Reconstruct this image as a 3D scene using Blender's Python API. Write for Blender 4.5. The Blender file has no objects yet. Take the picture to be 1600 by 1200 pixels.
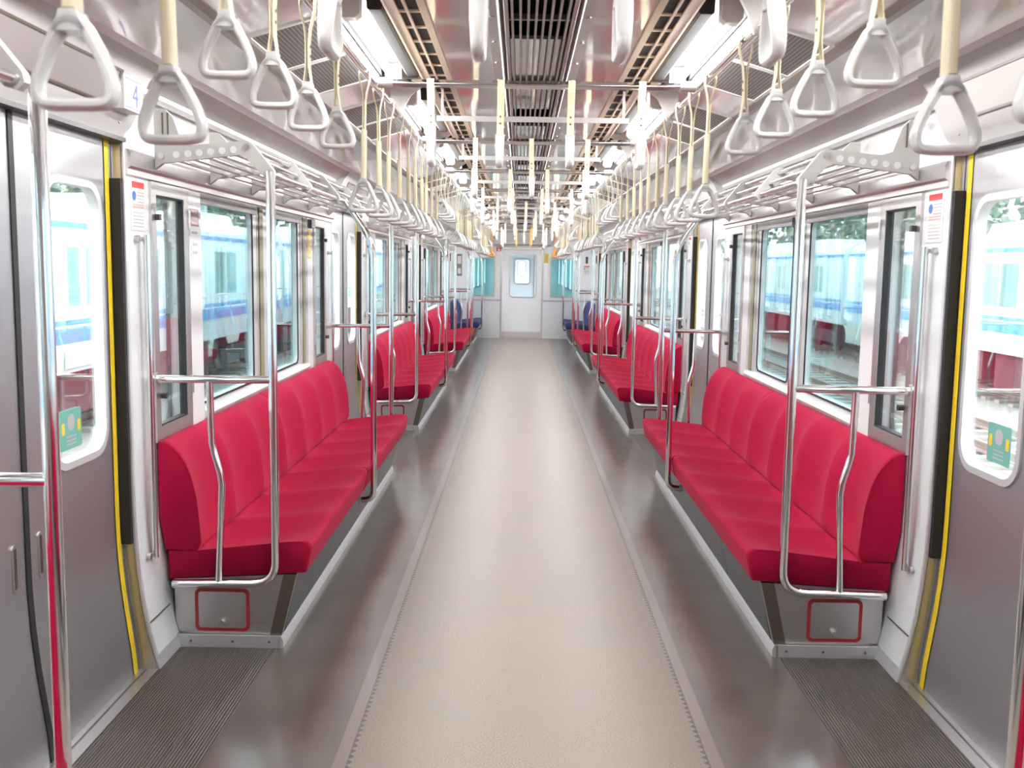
import bpy, bmesh, math, random
from mathutils import Vector, Matrix
random.seed(7)
R = math.radians
C = bpy.context.scene.collection
SC = bpy.context.scene

# ---------------------------------------------------------------- camera
F_PX, PITCH, YAW, ROLL = 1550.0, 0.1173, 0.0069, 0.0155
CAM = Vector((-0.0488, 0.0, 1.4661))
cam_data = bpy.data.cameras.new('camera')
cam_data.sensor_width = 36.0
cam_data.lens = F_PX / 1600.0 * 36.0
cam_data.clip_start = 0.05
cam_data.clip_end = 500
cam_data.dof.use_dof = True
cam_data.dof.focus_distance = 6.0
cam_data.dof.aperture_fstop = 8.0
cam = bpy.data.objects.new('camera', cam_data)
C.objects.link(cam)
r_ = Vector((math.cos(YAW), math.sin(YAW), 0))
f_ = Vector((-math.sin(YAW), math.cos(YAW), 0))
u_ = Vector((0, 0, 1))
fw = math.cos(PITCH) * f_ - math.sin(PITCH) * u_
up = math.sin(PITCH) * f_ + math.cos(PITCH) * u_
rx = math.cos(ROLL) * r_ + math.sin(ROLL) * up
uy = math.cos(ROLL) * up - math.sin(ROLL) * r_
cam.matrix_world = Matrix((
    (rx.x, uy.x, -fw.x, CAM.x),
    (rx.y, uy.y, -fw.y, CAM.y),
    (rx.z, uy.z, -fw.z, CAM.z),
    (0, 0, 0, 1)))
SC.camera = cam

# ---------------------------------------------------------------- sky and exposure
SKY_STRENGTH = 1.5
TUBE_STRENGTH = 8.0     # radiance of the glass tubes
LAMP_WATTS = 1.95       # light of each tube
world = bpy.data.worlds.new('overcast sky')
SC.world = world
world.use_nodes = True
bg = world.node_tree.nodes['Background']
bg.inputs['Color'].default_value = (0.93, 0.97, 1.0, 1)
bg.inputs['Strength'].default_value = SKY_STRENGTH
SC.view_settings.view_transform = 'Standard'
SC.view_settings.look = 'None'
SC.view_settings.exposure = 2.28
SC.view_settings.gamma = 1.0
SC.view_settings.use_curve_mapping = False
SC.cycles.max_bounces = 10
SC.cycles.diffuse_bounces = 5
SC.cycles.glossy_bounces = 5
SC.cycles.transparent_max_bounces = 24
SC.cycles.sample_clamp_indirect = 8.0
SC.cycles.caustics_reflective = False
SC.cycles.caustics_refractive = False
SC.cycles.use_denoising = True


# ---------------------------------------------------------------- materials
def nt(name):
    m = bpy.data.materials.new(name)
    m.use_nodes = True
    t = m.node_tree
    return m, t, t.nodes['Principled BSDF']


def mat(name, col, rough=0.5, metal=0.0, coat=0.0, sheen=0.0, var=0.0, vscale=8.0, bump=0.0, bscale=200.0, stretch=(1, 1, 1), spec=0.5):
    m, t, p = nt(name)
    p.inputs['Base Color'].default_value = (*col, 1)
    p.inputs['Roughness'].default_value = rough
    p.inputs['Metallic'].default_value = metal
    p.inputs['Coat Weight'].default_value = coat
    p.inputs['Coat Roughness'].default_value = 0.08
    p.inputs['Specular IOR Level'].default_value = spec
    if sheen:
        p.inputs['Sheen Weight'].default_value = sheen
        p.inputs['Sheen Roughness'].default_value = 0.4
        p.inputs['Sheen Tint'].default_value = (*[min(1, c * 1.3 + 0.25) for c in col], 1)
    if var or bump:
        tc = t.nodes.new('ShaderNodeTexCoord')
        mp = t.nodes.new('ShaderNodeMapping')
        mp.inputs['Scale'].default_value = stretch
        t.links.new(tc.outputs['Object'], mp.inputs['Vector'])
    if var:
        n = t.nodes.new('ShaderNodeTexNoise')
        n.inputs['Scale'].default_value = vscale
        n.inputs['Detail'].default_value = 4
        t.links.new(mp.outputs['Vector'], n.inputs['Vector'])
        mx = t.nodes.new('ShaderNodeMix')
        mx.data_type = 'RGBA'
        mx.inputs[6].default_value = (*[c * (1 - var) for c in col], 1)
        mx.inputs[7].default_value = (*[min(1, c * (1 + var)) for c in col], 1)
        t.links.new(n.outputs['Fac'], mx.inputs[0])
        t.links.new(mx.outputs[2], p.inputs['Base Color'])
    if bump:
        n2 = t.nodes.new('ShaderNodeTexNoise')
        n2.inputs['Scale'].default_value = bscale
        n2.inputs['Detail'].default_value = 2
        t.links.new(mp.outputs['Vector'], n2.inputs['Vector'])
        b = t.nodes.new('ShaderNodeBump')
        b.inputs['Strength'].default_value = bump
        b.inputs['Distance'].default_value = 0.002
        t.links.new(n2.outputs['Fac'], b.inputs['Height'])
        t.links.new(b.outputs['Normal'], p.inputs['Normal'])
    return m


def emit(name, col, strength):
    m, t, p = nt(name)
    p.inputs['Base Color'].default_value = (0.8, 0.8, 0.8, 1)
    p.inputs['Emission Color'].default_value = (*col, 1)
    p.inputs['Emission Strength'].default_value = strength
    return m


def glass(name, tint, gloss=1.0):
    m = bpy.data.materials.new(name)
    m.use_nodes = True
    t = m.node_tree
    t.nodes.clear()
    out = t.nodes.new('ShaderNodeOutputMaterial')
    tr = t.nodes.new('ShaderNodeBsdfTransparent')
    tr.inputs['Color'].default_value = (*tint, 1)
    gl = t.nodes.new('ShaderNodeBsdfGlossy')
    gl.inputs['Roughness'].default_value = 0.01
    gl.inputs['Color'].default_value = (0.9, 0.95, 0.95, 1)
    fr = t.nodes.new('ShaderNodeFresnel')
    fr.inputs['IOR'].default_value = 1.5
    mu = t.nodes.new('ShaderNodeMath')
    mu.operation = 'MULTIPLY'
    mu.inputs[1].default_value = gloss
    t.links.new(fr.outputs[0], mu.inputs[0])
    mx = t.nodes.new('ShaderNodeMixShader')
    t.links.new(mu.outputs[0], mx.inputs[0])
    t.links.new(tr.outputs[0], mx.inputs[1])
    t.links.new(gl.outputs[0], mx.inputs[2])
    t.links.new(mx.outputs[0], out.inputs['Surface'])
    return m


def math_node(t, op, a, b=None):
    n = t.nodes.new('ShaderNodeMath')
    n.operation = op
    for i, v in enumerate((a, b)):
        if v is None:
            continue
        if isinstance(v, (int, float)):
            n.inputs[i].default_value = v
        else:
            t.links.new(v, n.inputs[i])
    return n.outputs[0]


def perforated(name, base, hole, pitch, axes, fill=0.5, metal=0.6, rough=0.4):
    """sheet with a staggered pattern of dark holes"""
    m, t, p = nt(name)
    tc = t.nodes.new('ShaderNodeTexCoord')
    sp = t.nodes.new('ShaderNodeSeparateXYZ')
    t.links.new(tc.outputs['Object'], sp.inputs[0])
    k = 2 * math.pi / pitch
    a = math_node(t, 'MULTIPLY', sp.outputs[axes[0]], k)
    b = math_node(t, 'MULTIPLY', sp.outputs[axes[1]], k)
    s = math_node(t, 'MULTIPLY', math_node(t, 'SINE', a), math_node(t, 'SINE', b))
    h = math_node(t, 'GREATER_THAN', math_node(t, 'ABSOLUTE', s), fill)
    mx = t.nodes.new('ShaderNodeMix')
    mx.data_type = 'RGBA'
    mx.inputs[6].default_value = (*base, 1)
    mx.inputs[7].default_value = (*hole, 1)
    t.links.new(h, mx.inputs[0])
    t.links.new(mx.outputs[2], p.inputs['Base Color'])
    p.inputs['Metallic'].default_value = metal
    p.inputs['Roughness'].default_value = rough
    return m


def ribbed(name, col, axis, pitch, rough=0.4, strength=0.6, metal=0.0, dark=0.7):
    m, t, p = nt(name)
    tc = t.nodes.new('ShaderNodeTexCoord')
    sp = t.nodes.new('ShaderNodeSeparateXYZ')
    t.links.new(tc.outputs['Object'], sp.inputs[0])
    s = math_node(t, 'SINE', math_node(t, 'MULTIPLY', sp.outputs[axis], 2 * math.pi / pitch))
    bu = t.nodes.new('ShaderNodeBump')
    bu.inputs['Strength'].default_value = strength
    bu.inputs['Distance'].default_value = 0.002
    t.links.new(s, bu.inputs['Height'])
    t.links.new(bu.outputs['Normal'], p.inputs['Normal'])
    n = t.nodes.new('ShaderNodeTexNoise')
    n.inputs['Scale'].default_value = 5
    n.inputs['Detail'].default_value = 5
    t.links.new(tc.outputs['Object'], n.inputs['Vector'])
    mx = t.nodes.new('ShaderNodeMix')
    mx.data_type = 'RGBA'
    mx.inputs[6].default_value = (*[c * dark for c in col], 1)
    mx.inputs[7].default_value = (*[c * 1.2 for c in col], 1)
    t.links.new(n.outputs['Fac'], mx.inputs[0])
    t.links.new(mx.outputs[2], p.inputs['Base Color'])
    p.inputs['Roughness'].default_value = rough
    p.inputs['Metallic'].default_value = metal
    return m


def runner_material():
    """beige speckled vinyl with a pinkish border and a zigzag seam, laid on grey-brown vinyl"""
    m, t, p = nt('aisle vinyl')
    tc = t.nodes.new('ShaderNodeTexCoord')
    sp = t.nodes.new('ShaderNodeSeparateXYZ')
    t.links.new(tc.outputs['Object'], sp.inputs[0])
    ax = math_node(t, 'ABSOLUTE', sp.outputs[0])
    zig = math_node(t, 'PINGPONG', sp.outputs[1], 0.017)
    edge = math_node(t, 'ADD', 0.523, math_node(t, 'MULTIPLY', zig, 1.0))
    inner = math_node(t, 'LESS_THAN', ax, edge)
    border = math_node(t, 'LESS_THAN', ax, 0.58)
    seam = math_node(t, 'MULTIPLY', math_node(t, 'LESS_THAN', ax, 0.541), math_node(t, 'SUBTRACT', 1.0, inner))

    def noise(scale, detail, rough=0.5):
        n = t.nodes.new('ShaderNodeTexNoise')
        n.inputs['Scale'].default_value = scale
        n.inputs['Detail'].default_value = detail
        n.inputs['Roughness'].default_value = rough
        t.links.new(tc.outputs['Object'], n.inputs['Vector'])
        return n.outputs['Fac']

    def mix(f, a, b):
        n = t.nodes.new('ShaderNodeMix')
        n.data_type = 'RGBA'
        for i, v in ((0, f), (6, a), (7, b)):
            if isinstance(v, tuple):
                n.inputs[i].default_value = (*v, 1)
            else:
                t.links.new(v, n.inputs[i])
        return n.outputs[2]

    def ramp(f, lo, hi):
        n = t.nodes.new('ShaderNodeMapRange')
        n.inputs[1].default_value = lo
        n.inputs[2].default_value = hi
        t.links.new(f, n.inputs[0])
        return n.outputs[0]
    speck = ramp(noise(190, 2), 0.38, 0.66)
    beige = mix(speck, (0.165, 0.127, 0.106), (0.305, 0.241, 0.203))
    beige = mix(ramp(noise(3.0, 4), 0.35, 0.75), beige, (0.212, 0.176, 0.148))
    scuff = math_node(t, 'MULTIPLY', ramp(noise(9, 6, 0.7), 0.62, 0.78), 0.55)
    beige = mix(scuff, beige, (0.15, 0.14, 0.125))
    side = mix(ramp(noise(4, 6), 0.3, 0.7), (0.098, 0.077, 0.067), (0.142, 0.115, 0.100))
    side = mix(border, side, (0.212, 0.165, 0.153))
    side = mix(seam, side, (0.075, 0.06, 0.064))
    col = mix(inner, side, beige)
    t.links.new(col, p.inputs['Base Color'])
    rn = math_node(t, 'ADD', 0.285, math_node(t, 'MULTIPLY', noise(5, 4), 0.05))
    rn = math_node(t, 'ADD', rn, math_node(t, 'MULTIPLY', inner, 0.10))
    t.links.new(rn, p.inputs['Roughness'])
    p.inputs['Coat Roughness'].default_value = 0.15
    t.links.new(math_node(t, 'MULTIPLY', math_node(t, 'SUBTRACT', 1.0, inner), 0.55), p.inputs['Coat Weight'])
    return m


MT = dict(
    white=mat('white melamine panel', (0.565, 0.56, 0.56), 0.32, coat=0.25),
    lower=mat('cool white wall panel', (0.78, 0.795, 0.805), 0.3, coat=0.3),
    ceil=mat('glossy ceiling panel', (0.89, 0.90, 0.905), 0.12, coat=1.0),
    slope=mat('pale ceiling panel', (0.87, 0.875, 0.875), 0.45),
    cream=mat('cream diffuser metal', (0.84, 0.71, 0.55), 0.4),
    black=mat('black rubber', (0.012, 0.012, 0.014), 0.55),
    void=mat('dark duct', (0.02, 0.019, 0.018), 0.8),
    slat=mat('grey slat', (0.42, 0.40, 0.39), 0.4, metal=0.4),
    steel=mat('brushed stainless steel', (0.62, 0.60, 0.60), 0.34, metal=1.0, bump=0.25, bscale=60, stretch=(1, 30, 1), var=0.05, vscale=3),
    doorsteel=mat('brushed door steel', (0.50, 0.50, 0.52), 0.43, metal=1.0, bump=0.2, bscale=60, stretch=(1, 30, 1.0), var=0.06, vscale=2.5),
    alu=mat('satin aluminium', (0.60, 0.585, 0.585), 0.30, metal=0.9),
    trim=mat('aluminium trim', (0.70, 0.70, 0.71), 0.45, metal=0.6),
    chrome=mat('polished steel tube', (0.80, 0.80, 0.80), 0.10, metal=1.0),
    bracket=mat('pale grey painted casting', (0.56, 0.55, 0.525), 0.4),
    red=mat('red moquette', (0.43, 0.004, 0.044), 0.85, sheen=0.22, var=0.12, vscale=220, bump=0.35, bscale=420, spec=0.2),
    blue=mat('blue moquette', (0.065, 0.07, 0.19), 0.85, sheen=0.35, var=0.12, vscale=220, bump=0.35, bscale=420, spec=0.2),
    redline=mat('red paint line', (0.42, 0.03, 0.03), 0.5),
    yellow=mat('yellow safety tape', (0.80, 0.55, 0.02), 0.45),
    khaki=mat('khaki blind guide', (0.26, 0.25, 0.15), 0.45),
    brown=mat('brown anodised strip', (0.20, 0.165, 0.14), 0.35, metal=0.7),
    jamb=mat('olive grey jamb', (0.50, 0.475, 0.41), 0.30, metal=0.8),
    belt=mat('cream webbing', (0.74, 0.67, 0.47), 0.6),
    handle=mat('off-white plastic ring', (0.68, 0.685, 0.67), 0.25, coat=0.3),
    orange=mat('orange plastic', (0.80, 0.36, 0.07), 0.4),
    lampwhite=mat('white lamp housing', (0.80, 0.78, 0.76), 0.3),
    lampbody=mat('grey lamp body', (0.045, 0.044, 0.043), 0.7, spec=0.2),
    glaretray=mat('added glare-damping tray', (0.035, 0.034, 0.033), 0.6),  # near-black so the added tray swallows light close to the tube
    tube=emit('fluorescent tube', (1.0, 0.97, 0.96), TUBE_STRENGTH),
    paper=mat('white sticker', (0.82, 0.80, 0.79), 0.4),
    signred=mat('red sticker print', (0.65, 0.05, 0.05), 0.4),
    signblue=mat('blue sticker print', (0.03, 0.15, 0.45), 0.4),
    ink=mat('grey ink', (0.45, 0.44, 0.45), 0.5),
    pink=mat('pale red ink', (0.75, 0.48, 0.46), 0.5),
    navyink=mat('navy ink', (0.06, 0.06, 0.28), 0.45),
    teal=mat('teal film sticker', (0.16, 0.42, 0.36), 0.45),
    signyellow=mat('yellow sticker print', (0.85, 0.58, 0.05), 0.4),
    dark=mat('dark grey plastic', (0.05, 0.048, 0.05), 0.4),
    pocket=mat('dark grey pocket lining', (0.09, 0.095, 0.10), 0.5),
    blindbar=mat('grey blind bar', (0.24, 0.235, 0.235), 0.4),
    screen=mat('grey display panel', (0.30, 0.27, 0.27), 0.25),
    tint=glass('green tinted window glass', (0.66, 0.76, 0.77), 0.7),
    clear=glass('clear door glass', (0.97, 0.99, 0.99), 0.5),
    endglass=glass('teal end window glass', (0.55, 0.76, 0.75), 0.6),
    floor=runner_material(),
    mat=ribbed('ribbed entrance vinyl', (0.100, 0.080, 0.068), 0, 0.010, rough=0.38),
    grille=perforated('perforated heater grille', (0.20, 0.20, 0.21), (0.02, 0.02, 0.025), 0.016, (1, 2), 0.25),
    vent=perforated('expanded metal vent', (0.40, 0.375, 0.35), (0.03, 0.028, 0.026), 0.026, (0, 1), 0.13, metal=0.3),
    trainbody=mat('pale blue painted train side', (0.70, 0.80, 0.84), 0.35),
    trainroof=mat('pale train roof', (0.80, 0.84, 0.85), 0.5),
    trainblue=mat('blue train stripe', (0.10, 0.33, 0.72), 0.35),
    trainwin=mat('dark train window', (0.20, 0.33, 0.30), 0.12),
    underframe=mat('maroon underframe', (0.17, 0.05, 0.06), 0.7),
    bogie=mat('dark bogie', (0.07, 0.07, 0.08), 0.7),
    ballast=mat('grey ballast', (0.42, 0.41, 0.38), 0.95, var=0.6, vscale=14, bump=1.0, bscale=16),
    rail=mat('rusty rail', (0.36, 0.25, 0.22), 0.6),
    sleeper=mat('concrete sleeper', (0.45, 0.43, 0.40), 0.9),
    leaf=mat('dark foliage', (0.09, 0.17, 0.12), 0.8, var=0.6, vscale=2.0),
    bark=mat('bark', (0.15, 0.11, 0.08), 0.9),
    mast=mat('grey galvanised steel', (0.45, 0.50, 0.50), 0.5),
    nextwall=mat('cool white end panel', (0.86, 0.90, 0.93), 0.4),
)

_hp = MT['handle'].node_tree.nodes['Principled BSDF']
_hp.inputs['Subsurface Weight'].default_value = 0.6
_hp.inputs['Subsurface Radius'].default_value = (1.0, 0.95, 0.9)
_hp.inputs['Subsurface Scale'].default_value = 0.012

MT['tube'].cycles.emission_sampling = 'NONE'


# ---------------------------------------------------------------- mesh helpers
class MB:
    def __init__(self):
        self.v, self.f = [], []

    def add(self, vs, fs):
        o = len(self.v)
        self.v += [tuple(p) for p in vs]
        self.f += [tuple(i + o for i in q) for q in fs]
        return self

    def box(self, x0, x1, y0, y1, z0, z1):
        x0, x1 = sorted((x0, x1)); y0, y1 = sorted((y0, y1)); z0, z1 = sorted((z0, z1))
        v = [(x, y, z) for x in (x0, x1) for y in (y0, y1) for z in (z0, z1)]
        return self.add(v, [(0, 1, 3, 2), (4, 6, 7, 5), (0, 4, 5, 1), (2, 3, 7, 6), (0, 2, 6, 4), (1, 5, 7, 3)])

    def prism(self, pts, c0, c1, m):
        """polygon pts (a, b) extruded from c0 to c1; m(a, b, c) -> xyz"""
        n = len(pts)
        v = [m(a, b, c0) for a, b in pts] + [m(a, b, c1) for a, b in pts]
        f = [tuple(range(n)), tuple(range(2 * n - 1, n - 1, -1))]
        f += [(i, (i + 1) % n, n + (i + 1) % n, n + i) for i in range(n)]
        return self.add(v, f)

    def prism_y(self, pts, y0, y1, s=1):
        return self.prism(pts, y0, y1, lambda a, b, c: (s * a, c, b))

    def ring(self, inner, outer, c0, c1, m):
        n = len(inner)
        v = [m(a, b, c) for c in (c0, c1) for loop in (inner, outer) for a, b in loop]
        f = []
        for i in range(n):
            j = (i + 1) % n
            f += [(i, j, n + j, n + i), (2 * n + i, 3 * n + i, 3 * n + j, 2 * n + j),
                  (i, 2 * n + i, 2 * n + j, j), (n + i, n + j, 3 * n + j, 3 * n + i)]
        return self.add(v, f)

    def tube(self, path, r, n=10, closed=False, prof=None, caps=True):
        """sweep a circle (or an ellipse prof=(rn, rb)) along path"""
        P = [Vector(p) for p in path]
        m = len(P)
        tang = []
        for i in range(m):
            a = P[i - 1] if (i > 0 or closed) else P[i]
            b = P[(i + 1) % m] if (i < m - 1 or closed) else P[i]
            d = (b - a)
            tang.append(d.normalized())
        up = Vector((0, 0, 1)) if abs(tang[0].z) < 0.9 else Vector((0, 1, 0))
        nrm = (up - tang[0] * up.dot(tang[0])).normalized()
        vs = []
        for i in range(m):
            nrm = (nrm - tang[i] * nrm.dot(tang[i])).normalized()
            bn = tang[i].cross(nrm)
            rn, rb = prof if prof else (r, r)
            for k in range(n):
                a = 2 * math.pi * k / n
                vs.append(P[i] + nrm * (rn * math.cos(a)) + bn * (rb * math.sin(a)))
        fs = []
        for i in range(m if closed else m - 1):
            j = (i + 1) % m
            for k in range(n):
                l = (k + 1) % n
                fs.append((i * n + k, i * n + l, j * n + l, j * n + k))
        if not closed and caps:
            fs += [tuple(range(n)), tuple((m - 1) * n + k for k in range(n))]
        return self.add(vs, fs)

    def disc(self, c, axis, r, h, n=14):
        c = Vector(c); a = Vector(axis).normalized()
        return self.tube([c, c + a * h], r, n)

    def build(self, name, material, parent=None, origin=None, smooth=38):
        root = parent
        while root is not None and root.parent is not None:
            root = root.parent
        o = Vector(origin) if origin is not None else (root.location.copy() if root is not None else Vector((0, 0, 0)))
        me = bpy.data.meshes.new(name)
        bm = bmesh.new()
        bv = [bm.verts.new(Vector(p) - o) for p in self.v]
        for q in self.f:
            try:
                bm.faces.new([bv[i] for i in q])
            except ValueError:
                pass
        bmesh.ops.recalc_face_normals(bm, faces=bm.faces[:])
        bm.to_mesh(me)
        bm.free()
        if smooth:
            me.polygons.foreach_set('use_smooth', [True] * len(me.polygons))
            me.set_sharp_from_angle(angle=R(smooth))
        me.materials.append(material)
        ob = bpy.data.objects.new(name, me)
        C.objects.link(ob)
        if parent is not None:
            ob.parent = parent
        else:
            ob.location = o
        return ob


def tag(o, label=None, cat=None, group=None, kind=None):
    if label: o['label'] = label
    if cat: o['category'] = cat
    if group: o['group'] = group
    if kind: o['kind'] = kind
    return o


def thing(name, loc, label=None, cat=None, group=None, kind=None):
    o = bpy.data.objects.new(name, None)
    o.empty_display_size = 0.1
    C.objects.link(o)
    o.location = loc
    return tag(o, label, cat, group, kind)


KIDS = {}


def kids(o):
    return [c for c in bpy.data.objects if c.parent == o]


def tree_of(root):
    return (root, [tree_of(c) for c in kids(root)])


def dup_tree(t, parent=None):
    o, ch = t
    c = o.copy()
    C.objects.link(c)
    c.parent = parent
    for k in ch:
        dup_tree(k, c)
    return c


def dup(t, loc, label=None, group=None):
    c = dup_tree(t)
    c.location = loc
    if label: c['label'] = label
    if group: c['group'] = group
    return c


def rrect(a0, a1, b0, b1, r, n=6):
    pts = []
    for cx, cy, st in ((a1 - r, b1 - r, 0), (a0 + r, b1 - r, 90), (a0 + r, b0 + r, 180), (a1 - r, b0 + r, 270)):
        for i in range(n + 1):
            a = R(st + 90 * i / n)
            pts.append((cx + r * math.cos(a), cy + r * math.sin(a)))
    return pts


def rect_loop(a0, a1, b0, b1, hole, n=6):
    """outer rectangle loop with as many points as rrect(n), matching its order"""
    pts = []
    corner = [(a1, b1), (a0, b1), (a0, b0), (a1, b0)]
    for k in range(4):
        seg = hole[k * (n + 1):(k + 1) * (n + 1)]
        cx, cy = corner[k]
        p0, p1 = seg[0], seg[-1]
        s0 = (cx, p0[1]) if k in (0, 2) else (p0[0], cy)
        s1 = (p1[0], cy) if k in (0, 2) else (cx, p1[1])
        h = n // 2
        for i in range(n + 1):
            if i <= h:
                f = i / h
                pts.append((s0[0] + (cx - s0[0]) * f, s0[1] + (cy - s0[1]) * f))
            else:
                f = (i - h) / (n - h)
                pts.append((cx + (s1[0] - cx) * f, cy + (s1[1] - cy) * f))
    return pts


def bez_corner(p0, c, p1, n=6):
    p0, c, p1 = Vector(p0), Vector(c), Vector(p1)
    return [(p0 * (1 - t) ** 2 + c * 2 * t * (1 - t) + p1 * t * t) for t in [i / n for i in range(n + 1)]]


NTH = ['first', 'second', 'third', 'fourth', 'fifth', 'sixth', 'seventh', 'eighth', 'ninth', 'tenth', 'eleventh', 'twelfth', 'thirteenth', 'fourteenth', 'fifteenth']
SIDES = ((-1, 'left'), (1, 'right'))
P = 5.1                      # door pitch
Y_BACK, Y_END = -1.7, 20.59
BAY_A, BAY_B = 3.44, 7.17    # jambs of the bay nearest the camera
BAYS = (-1, 0, 1, 2)
DOOR_Y = [2.07 + P * k for k in range(4)]   # each opening is 1.37 long
# wall profile |x| at height z (narrows towards the floor)
WALL = [(1.330, 0.0), (1.345, 0.06), (1.365, 0.14), (1.383, 0.24), (1.397, 0.36), (1.406, 0.48), (1.410, 0.60)]

# ================================================================ SETTING
fl = MB().box(-1.55, 1.55, Y_BACK, 20.62, -0.12, 0.0)
tag(fl.build('floor', MT['floor']), kind='structure')

# side walls: sill panels, pillars and header of every bay, one mesh each side
for s, side in SIDES:
    w = MB(); hd = MB(); ledge = MB(); base = MB(); tr = MB(); jt = MB()
    header = [(1.410, 1.755), (1.410, 1.845), (1.418, 1.87), (1.426, 1.92), (1.424, 1.97), (1.412, 2.02), (1.392, 2.052),
              (1.378, 2.062), (1.262, 2.135), (1.262, 2.45), (1.58, 2.45), (1.58, 1.755)]
    dheader = [(1.410, 1.880), (1.404, 1.896), (1.384, 1.915), (1.366, 1.945), (1.318, 2.062), (1.262, 2.135), (1.262, 2.45), (1.58, 2.45), (1.58, 1.880)]
    spans = [(BAY_A + P * k, BAY_B + P * k) for k in BAYS] + [(18.74, 20.62)]
    for i, (a, b) in enumerate(spans):
        low = WALL + [(1.410, 0.80), (1.50, 0.80), (1.50, 0.0)]
        w.prism_y(low, max(a, Y_BACK), b, s)
        if i < 4:
            pil = [(a, a + .22), (a + .63, a + .81), (a + 2.93, a + 3.09), (a + 3.49, b)]
        else:
            pil = [(a, a + .22), (a + .63, b)]
        for p0, p1 in pil:
            if p1 > Y_BACK:
                w.box(s * 1.410, s * 1.50, max(p0, Y_BACK), p1, 0.80, 1.755)
        hd.prism_y(header, max(a, Y_BACK), b, s)
        ledge.prism_y([(1.411, 1.757), (1.398, 1.762), (1.398, 1.782), (1.386, 1.790), (1.386, 1.835), (1.396, 1.847), (1.411, 1.847)], max(a, Y_BACK) + .001, b - .001, s)
        tr.prism_y([(1.398, 2.040), (1.386, 2.034), (1.372, 2.050), (1.372, 2.075), (1.385, 2.075)], max(a, Y_BACK), b, s)
        # floor strip on the short wall stretches beside the doors
        prof = [(1.326, 0.0), (1.340, 0.050), (1.346, 0.050), (1.336, 0.0)]
        for p0, p1 in ((a, a + .22), (b - .22, b)):
            if p0 > 1 and p1 < 20:
                base.prism_y(prof, p0, p1, s)
                base.box(s * 1.30, s * 1.345, *( (p1 - .012, p1) if p0 == a else (p0, p0 + .012)), 0, .050)
        for e in (a, b):
            if 0 < e < 20.5:
                y0, y1 = (e - .012, e + .006) if e == a else (e - .006, e + .012)
                jt.prism_y([(x - .004, z) for x, z in WALL] + [(1.406, 1.88), (1.416, 1.88)] + [(x + .006, z) for x, z in WALL[::-1]], y0, y1, s)
    for d in DOOR_Y:
        hd.prism_y(dheader, d, d + 1.37, s)
    tag(w.build('wall_' + side, MT['lower']), kind='structure')
    tag(hd.build('wall_%s_header' % side, MT['white']), kind='structure')
    tag(ledge.build('trim_1' if s < 0 else 'trim_2', MT['steel']), kind='structure')
    tag(tr.build('trim_3' if s < 0 else 'trim_4', MT['trim']), kind='structure')
    tag(jt.build('trim_5' if s < 0 else 'trim_6', MT['trim']), kind='structure')
    sm = MB()
    for a, b in spans:
        for p0, p1 in ((a, a + .22), (b - .22, b)):
            if p0 > 1 and p1 < 20:
                sm.prism_y([(1.3660, .168), (1.3645, .168), (1.3653, .172), (1.3668, .172)], p0 + .007, p1 - .007, s)
    tag(sm.build('wall_%s_seam' % side, MT['dark']), kind='structure')
    tag(base.build('baseboard_' + side, MT['trim']), kind='structure')
    # coving strips where the slope panels meet
    cv = MB()
    cv.prism_y([(1.285, 2.120), (1.262, 2.122), (1.240, 2.134), (1.245, 2.146), (1.270, 2.14)], Y_BACK, 20.5, s)
    tag(cv.build('trim_7' if s < 0 else 'trim_8', MT['trim']), kind='structure')
    cv2 = MB()
    cv2.prism_y([(.985, 2.168), (.955, 2.165), (.935, 2.180), (.940, 2.20), (.985, 2.20)], Y_BACK, 20.5, s)
    tag(cv2.build('trim_9' if s < 0 else 'trim_10', MT['brown']), kind='structure')

# ceiling, one mesh
ce = MB()
for s in (-1, 1):
    sec = [(1.30, 2.122), (.96, 2.178), (.660, 2.266), (.655, 2.315), (.480, 2.315), (.476, 2.270), (.105, 2.270), (.105, 2.40), (.0, 2.40), (.0, 2.45), (1.30, 2.45)]
    ce.prism_y(sec, Y_BACK, 20.62, s)
tag(ce.build('ceiling', MT['ceil']), kind='structure')

# rear closing wall behind the camera
tag(MB().box(-1.58, 1.58, Y_BACK - .06, Y_BACK, -.12, 2.45).build('wall_back', MT['slat']), kind='structure')

# far end wall with door opening and two windows
ew = MB()
Y0, Y1 = Y_END, Y_END + .05
DX0, DX1, DZ = -.430, .385, 1.830
WINX = ((-1.06, -.585), (.565, 1.04))
WZ0, WZ1 = .86, 1.66
ew.box(-1.55, 1.55, Y0, Y1, DZ, 2.45)
for a, b in ((-1.55, -1.06), (-.585, DX0), (DX1, .565), (1.04, 1.55)):
    ew.box(a, b, Y0, Y1, 0, DZ)
for a, b in WINX:
    ew.box(a, b, Y0, Y1, 0, WZ0)
    ew.box(a, b, Y0, Y1, WZ1, DZ)
tag(ew.build('wall_end', MT['nextwall']), kind='structure')
tag(MB().box(-.64, .57, Y_END - .16, Y_END, 1.93, 2.28).build('wall_end_lintel', MT['white']), kind='structure')
td = MB()
for a, b in ((-1.40, DX0 - .03), (DX1 + .03, 1.40)):
    td.box(a, b, Y0 - .012, Y0, .775, .80)
for x in (DX0 - .03, DX1):
    td.box(x, x + .03, Y0 - .02, Y0, 0, DZ + .03)
td.box(DX0 - .03, DX1 + .03, Y0 - .02, Y0, DZ, DZ + .03)
tag(td.build('trim_11', MT['alu']), kind='structure')
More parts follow.
